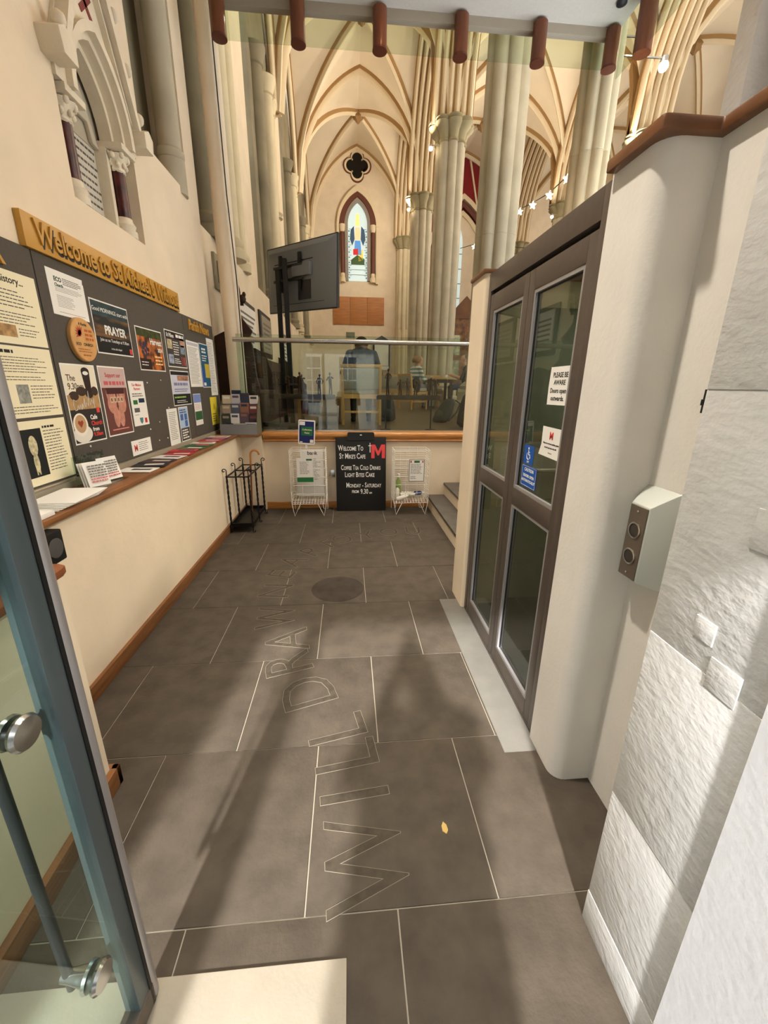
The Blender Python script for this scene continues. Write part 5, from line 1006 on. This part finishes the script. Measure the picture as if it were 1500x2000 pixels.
# ================================================================ PEOPLE
def capsule(m, a, ra, b, rb, n=14):
    a, b = Vector(a), Vector(b); d = b-a; L_ = d.length
    if L_ < 1e-6: m.ell(a, ra); return
    d.normalize(); pts = []; rs = []
    for i in range(5): t = -PI/2*(1-i/4); pts.append(a+d*ra*math.sin(t)); rs.append(max(ra*math.cos(t), ra*.05))
    for i in range(5): t = PI/2*i/4; pts.append(b+d*rb*math.sin(t)); rs.append(max(rb*math.cos(t), rb*.05))
    m.path(pts, rs, n)
def hand(C, w, d, side, mat, curl=.5):
    w, d = Vector(w), Vector(d).normalized(); lat = d.cross(Vector((0, 0, 1)))
    lat = lat.normalized() if lat.length > .1 else Vector((1, 0, 0)); nn = lat.cross(d)
    for k in range(3): C.append((w+lat*(.018*(k-1)), .016, w+d*.075+lat*(.024*(k-1)), .013, mat))
    for k, l in enumerate((.062, .075, .07, .055)):
        b0 = w+d*.08+lat*(-.033+.022*k); b1 = b0+d*l*.55-nn*.02*curl; b2 = b1+(d*.6-nn*curl).normalized()*l*.5; C.append((b0, .0095, b1, .0085, mat)); C.append((b1, .0085, b2, .0072, mat))
    th = w+d*.025+lat*(-.03*side); C.append((th, .012, th+(d*.5-lat*side*.8).normalized()*.035, .0105, mat)); t2 = th+(d*.5-lat*side*.8).normalized()*.035; C.append((t2, .0105, t2+(d*.9-lat*side*.1).normalized()*.03, .008, mat))
def head(C, c, f, skin, s=1.0):
    c = Vector(c); f = Vector(f).normalized(); up_ = Vector((0, 0, 1)); l = up_.cross(f).normalized()
    C += [(c+up_*.03*s-f*.02*s, .088*s, c+up_*.035*s+f*.015*s, .085*s, skin), (c-up_*.03*s+f*.03*s, .066*s, c-up_*.065*s+f*.05*s, .04*s, skin), (c-up_*.01*s+f*.095*s, .012*s, c-up_*.03*s+f*.115*s, .013*s, skin), (c-up_*.055*s+f*.085*s-l*.018*s, .009*s, c-up_*.055*s+f*.085*s+l*.018*s, .009*s, skin)]
    for sx in (-1, 1): C.append((c+l*sx*.088*s-f*.005*s+up_*.01*s, .015*s, c+l*sx*.085*s-up_*.03*s, .011*s, skin))
def person(label, C, mats, loc, rz, hair=None, eyes=None, scale=1.0, extra=None):
    m = MB()
    for a, ra, b, rb, _ in C: capsule(m, a, ra, b, rb)
    me = bpy.data.meshes.new('body'); me.from_pydata(m.v, [], m.f); bm = bmesh.new(); bm.from_mesh(me); bmesh.ops.recalc_face_normals(bm, faces=bm.faces); bm.to_mesh(me); bm.free()
    o = bpy.data.objects.new('body_tmp', me); COL.objects.link(o); md = o.modifiers.new('r', 'REMESH'); md.mode = 'VOXEL'; md.voxel_size = .0085
    dg = bpy.context.evaluated_depsgraph_get(); me2 = bpy.data.meshes.new_from_object(o.evaluated_get(dg)); bpy.data.objects.remove(o)
    bm = bmesh.new(); bm.from_mesh(me2)
    for _ in range(3): bmesh.ops.smooth_vert(bm, verts=bm.verts, factor=.5, use_axis_x=True, use_axis_y=True, use_axis_z=True)
    bm.to_mesh(me2); bm.free(); me2.materials.clear()
    for x in mats: me2.materials.append(x)
    seg = [(Vector(a), ra, Vector(b)-Vector(a), rb, k) for a, ra, b, rb, k in C]; idx = []
    for p in me2.polygons:
        best = 9; bk = 0; c = p.center
        for a, ra, d, rb, k in seg:
            L2 = d.length_squared; t = max(0, min(1, (c-a).dot(d)/L2)) if L2 > 1e-9 else 0
            e = (c-a-d*t).length-(ra+(rb-ra)*t)
            if e < best: best = e; bk = k
        idx.append(bk)
    me2.polygons.foreach_set('material_index', idx); me2.polygons.foreach_set('use_smooth', [True]*len(idx)); me2.name = 'person'
    root = bpy.data.objects.new('person', me2); COL.objects.link(root); ACC[root.name] = Vector((0, 0, 0)); tag(root, label, 'person')
    if hair: hair.build('hair', mats[0], root, smooth=60)
    if eyes:
        for e in eyes: MB().ell(e, .008, 8, 6).build('eye', INK, root, smooth=60)
    if extra: extra(root)
    root.location = loc; root.rotation_euler = (0, 0, rz); root.scale = (scale,)*3; return root
SKIN = M('skin', (206, 158, 132), .55); JEAN = M('blue_denim', (62, 82, 112), .85); SHOE = P((30, 28, 28))
def seated(arms, lean=0.0, hf=(0, 1, 0), hy=0.0, top=1, lower=2, headz=1.20, sleeve=None):
    sl = top if sleeve is None else sleeve; C = [((-.09, 0, .57), .125, (.09, 0, .57), .125, lower), ((0, .0, .58), .145, (0, lean*.5-.02, .80), .15, top), ((-.05, lean*.5-.02, .80), .12, (-.07, lean-.02, .97), .105, top), ((.05, lean*.5-.02, .80), .12, (.07, lean-.02, .97), .105, top), ((-.165, lean-.02, .99), .068, (.165, lean-.02, .99), .068, top), ((0, lean-.01, 1.02), .06, (0, lean+.02+hy, 1.11), .052, 3)]
    head(C, (0, lean+.03+hy, headz), hf, 3)
    for sx in (-1, 1):
        C += [((sx*.10, .02, .575), .088, (sx*.12, .42, .545), .066, lower), ((sx*.12, .42, .545), .062, (sx*.12, .42, .10), .042, lower), ((sx*.12, .41, .05), .042, (sx*.13, .56, .04), .034, 4)]
    for sx, el, wr in arms:
        C += [((sx*.185, lean-.02, .97), .056, el, .045, top), (el, .043, wr, .03, sl)]; hand(C, wr, Vector(wr)-Vector(el), sx, 3)
    return C
# hooded person seen from behind
HOOD = M('grey_hooded_top', (72, 74, 80), .9, var=.1, vs=20)
def hair_cap(c, r, back=.0, cut=.35):
    m = MB(); rings = []
    for i in range(9):
        t = -cut+ (PI/2+cut)*i/8; e = max(math.cos(t), .03); rings.append([(c[0]+r[0]*e*math.cos(2*PI*q/20), c[1]+r[1]*e*math.sin(2*PI*q/20)-back*(1-i/8), c[2]+r[2]*math.sin(t)) for q in range(20)])
    return m.ring_strip(rings)
C = seated([(-1, (-.27, .05, .74), (-.16, .30, .78)), (1, (.27, .05, .74), (.16, .30, .78))], .06, (0, .97, -.25), .05, headz=1.115)
C += [((-.09, -.05, 1.00), .06, (.09, -.05, 1.00), .06, 1), ((0, -.07, .97), .06, (0, -.03, 1.04), .055, 1)]
person('person in a grey hooded top sitting with their back to the glass', C, [M('dark_brown_hair', (54, 38, 30), .7, var=.2, vs=60), HOOD, P((52, 50, 48)), SKIN, SHOE], (.20, 6.20, .93), 0, hair_cap((0, .095, 1.14), (.098, .112, .098), .02, .25))
# woman in stripes
STR = bpy.data.materials.new('striped_jumper'); STR.use_nodes = True; _n = STR.node_tree; _b = _n.nodes['Principled BSDF']; _g = _n.nodes.new('ShaderNodeNewGeometry'); _s = _n.nodes.new('ShaderNodeSeparateXYZ'); _m1 = _n.nodes.new('ShaderNodeMath'); _m1.operation = 'MULTIPLY'; _m1.inputs[1].default_value = 11.0; _m2 = _n.nodes.new('ShaderNodeMath'); _m2.operation = 'FRACT'; _r1 = _n.nodes.new('ShaderNodeValToRGB'); _r1.color_ramp.interpolation = 'CONSTANT'
_r1.color_ramp.elements[0].color = lin((232, 230, 222)); _r1.color_ramp.elements[1].position = .5; _r1.color_ramp.elements[1].color = lin((96, 140, 152))
_n.links.new(_g.outputs['Position'], _s.inputs[0]); _n.links.new(_s.outputs[2], _m1.inputs[0]); _n.links.new(_m1.outputs[0], _m2.inputs[0]); _n.links.new(_m2.outputs[0], _r1.inputs[0]); _n.links.new(_r1.outputs[0], _b.inputs['Base Color']); _b.inputs['Roughness'].default_value = .9
C = seated([(-1, (-.25, .12, .74), (-.10, .30, .95)), (1, (.25, .12, .74), (.16, .38, .80))], .08, (.25, .95, -.1), .03, headz=1.19)
hm = hair_cap((0, .10, 1.22), (.115, .125, .10), .05, .75)
person('woman in a blue and white striped jumper sitting at the cafe table', C, [M('light_brown_hair', (150, 112, 74), .7, var=.25, vs=60), STR, P((150, 150, 160)), SKIN, SHOE], (1.60, 10.28, .95), -1.1, hm, [(-.03, .20, 1.2), (.03, .20, 1.2)], .94)
C = seated([(-1, (-.24, .16, .76), (-.10, .42, .84)), (1, (.25, .14, .74), (.12, .44, .84))], .05, (-.1, 1, -.1), .03, sleeve=3)
person('person in a black top and jeans sitting half hidden behind the pier', C, [M('short_grey_hair', (110, 100, 92), .7, var=.2, vs=60), P((24, 25, 29)), JEAN, SKIN, SHOE], (3.0, 10.5, .93), 1.25, hair_cap((0, .07, 1.235), (.1, .11, .09), .03, .2), [(-.03, .17, 1.2), (.03, .17, 1.2)])
# photographer just outside the doorway, behind the camera, phone held up before the face
C = [((-.09, 0, .90), .135, (.09, 0, .90), .135, 1), ((-.12, 0, .90), .12, (-.14, 0, .50), .13, 1), ((.12, 0, .90), .12, (.14, 0, .50), .13, 1), ((0, 0, .92), .15, (0, 0, .55), .14, 1), ((-.10, 0, .92), .14, (-.11, 0, 1.29), .125, 1), ((.10, 0, .92), .14, (.11, 0, 1.29), .125, 1), ((-.19, 0, 1.315), .085, (.19, 0, 1.315), .085, 1), ((0, 0, 1.36), .058, (0, .02, 1.44), .05, 3)]
head(C, (0, .03, 1.52), (0, 1, -.1), 3)
for sx in (-1, 1):
    C += [((sx*.095, 0, .88), .095, (sx*.11, .02, .48), .065, 2), ((sx*.11, .02, .48), .06, (sx*.115, -.02, .10), .042, 2), ((sx*.115, -.03, .05), .042, (sx*.13, .13, .04), .035, 4), ((sx*.21, 0, 1.31), .07, (sx*.26, .10, 1.10), .058, 1), ((sx*.26, .10, 1.10), .052, (sx*.085, .27, 1.37), .036, 1)]
    hand(C, (sx*.08, .275, 1.385), (-sx*.15, .1, .98), sx, 3, .6)
person('photographer in dark clothes standing in the doorway holding up a phone', C, [M('dark_hair', (40, 32, 28), .7), P((34, 36, 42)), P((44, 46, 54)), SKIN, SHOE], (0, -.40, -.03), 0, hair_cap((0, .015, 1.55), (.1, .112, .1), .03, .3), [(-.03, .13, 1.53), (.03, .13, 1.53)])
ph = thing('phone', 'dark phone held up by the photographer', 'phone', (0, -.06, 1.44)); MB().box(-.037, .037, -.068, -.060, 1.42, 1.57).build('case', DKPL, ph, bevel=.003); MB().box(-.033, .033, -.0692, -.068, 1.425, 1.565).build('screen', P((20, 22, 26)), ph)

# ================================================================ STREET OUTSIDE, BEHIND THE CAMERA
struct(MB().box(-20, 20, -22, -.95, -.2, -.02).build('street_ground', M('grey_paving', (150, 146, 140), .8, var=.1, vs=3)), 'grey paved street outside the door')
bd_ = thing('street_building', 'pale stone terrace with sash windows across the street', 'building', (0, -14, -.02)); FST = M('pale_facade_stone', (214, 206, 190), .8, var=.05, vs=2)
MB().box(-16, 16, -18, -14, -.02, 8.5).build('facade', FST, bd_); MB().box(-16, 16, -14, -13.8, 3.6, 3.85).build('string_course', FST, bd_); MB().box(-16, 16, -14, -13.7, 8.2, 8.5).build('cornice', FST, bd_)
GW = M('dark_sash_glass', (70, 82, 96), .1)
for x in range(-14, 15, 2):
    for z, h in ((.5, 2.5), (4.5, 2.3)):
        w_ = MB().box(x-.5, x+.5, -14.02, -13.98, z, z+h).build('window', GW, bd_); f_ = MB()
        for k in range(3): f_.box(x-.52+.5*k, x-.48+.5*k, -13.99, -13.95, z, z+h)
        for k in range(5): f_.box(x-.5, x+.5, -13.99, -13.95, z+h*k/4-.02, z+h*k/4+.02)
        f_.build('sash', PAPER, w_)
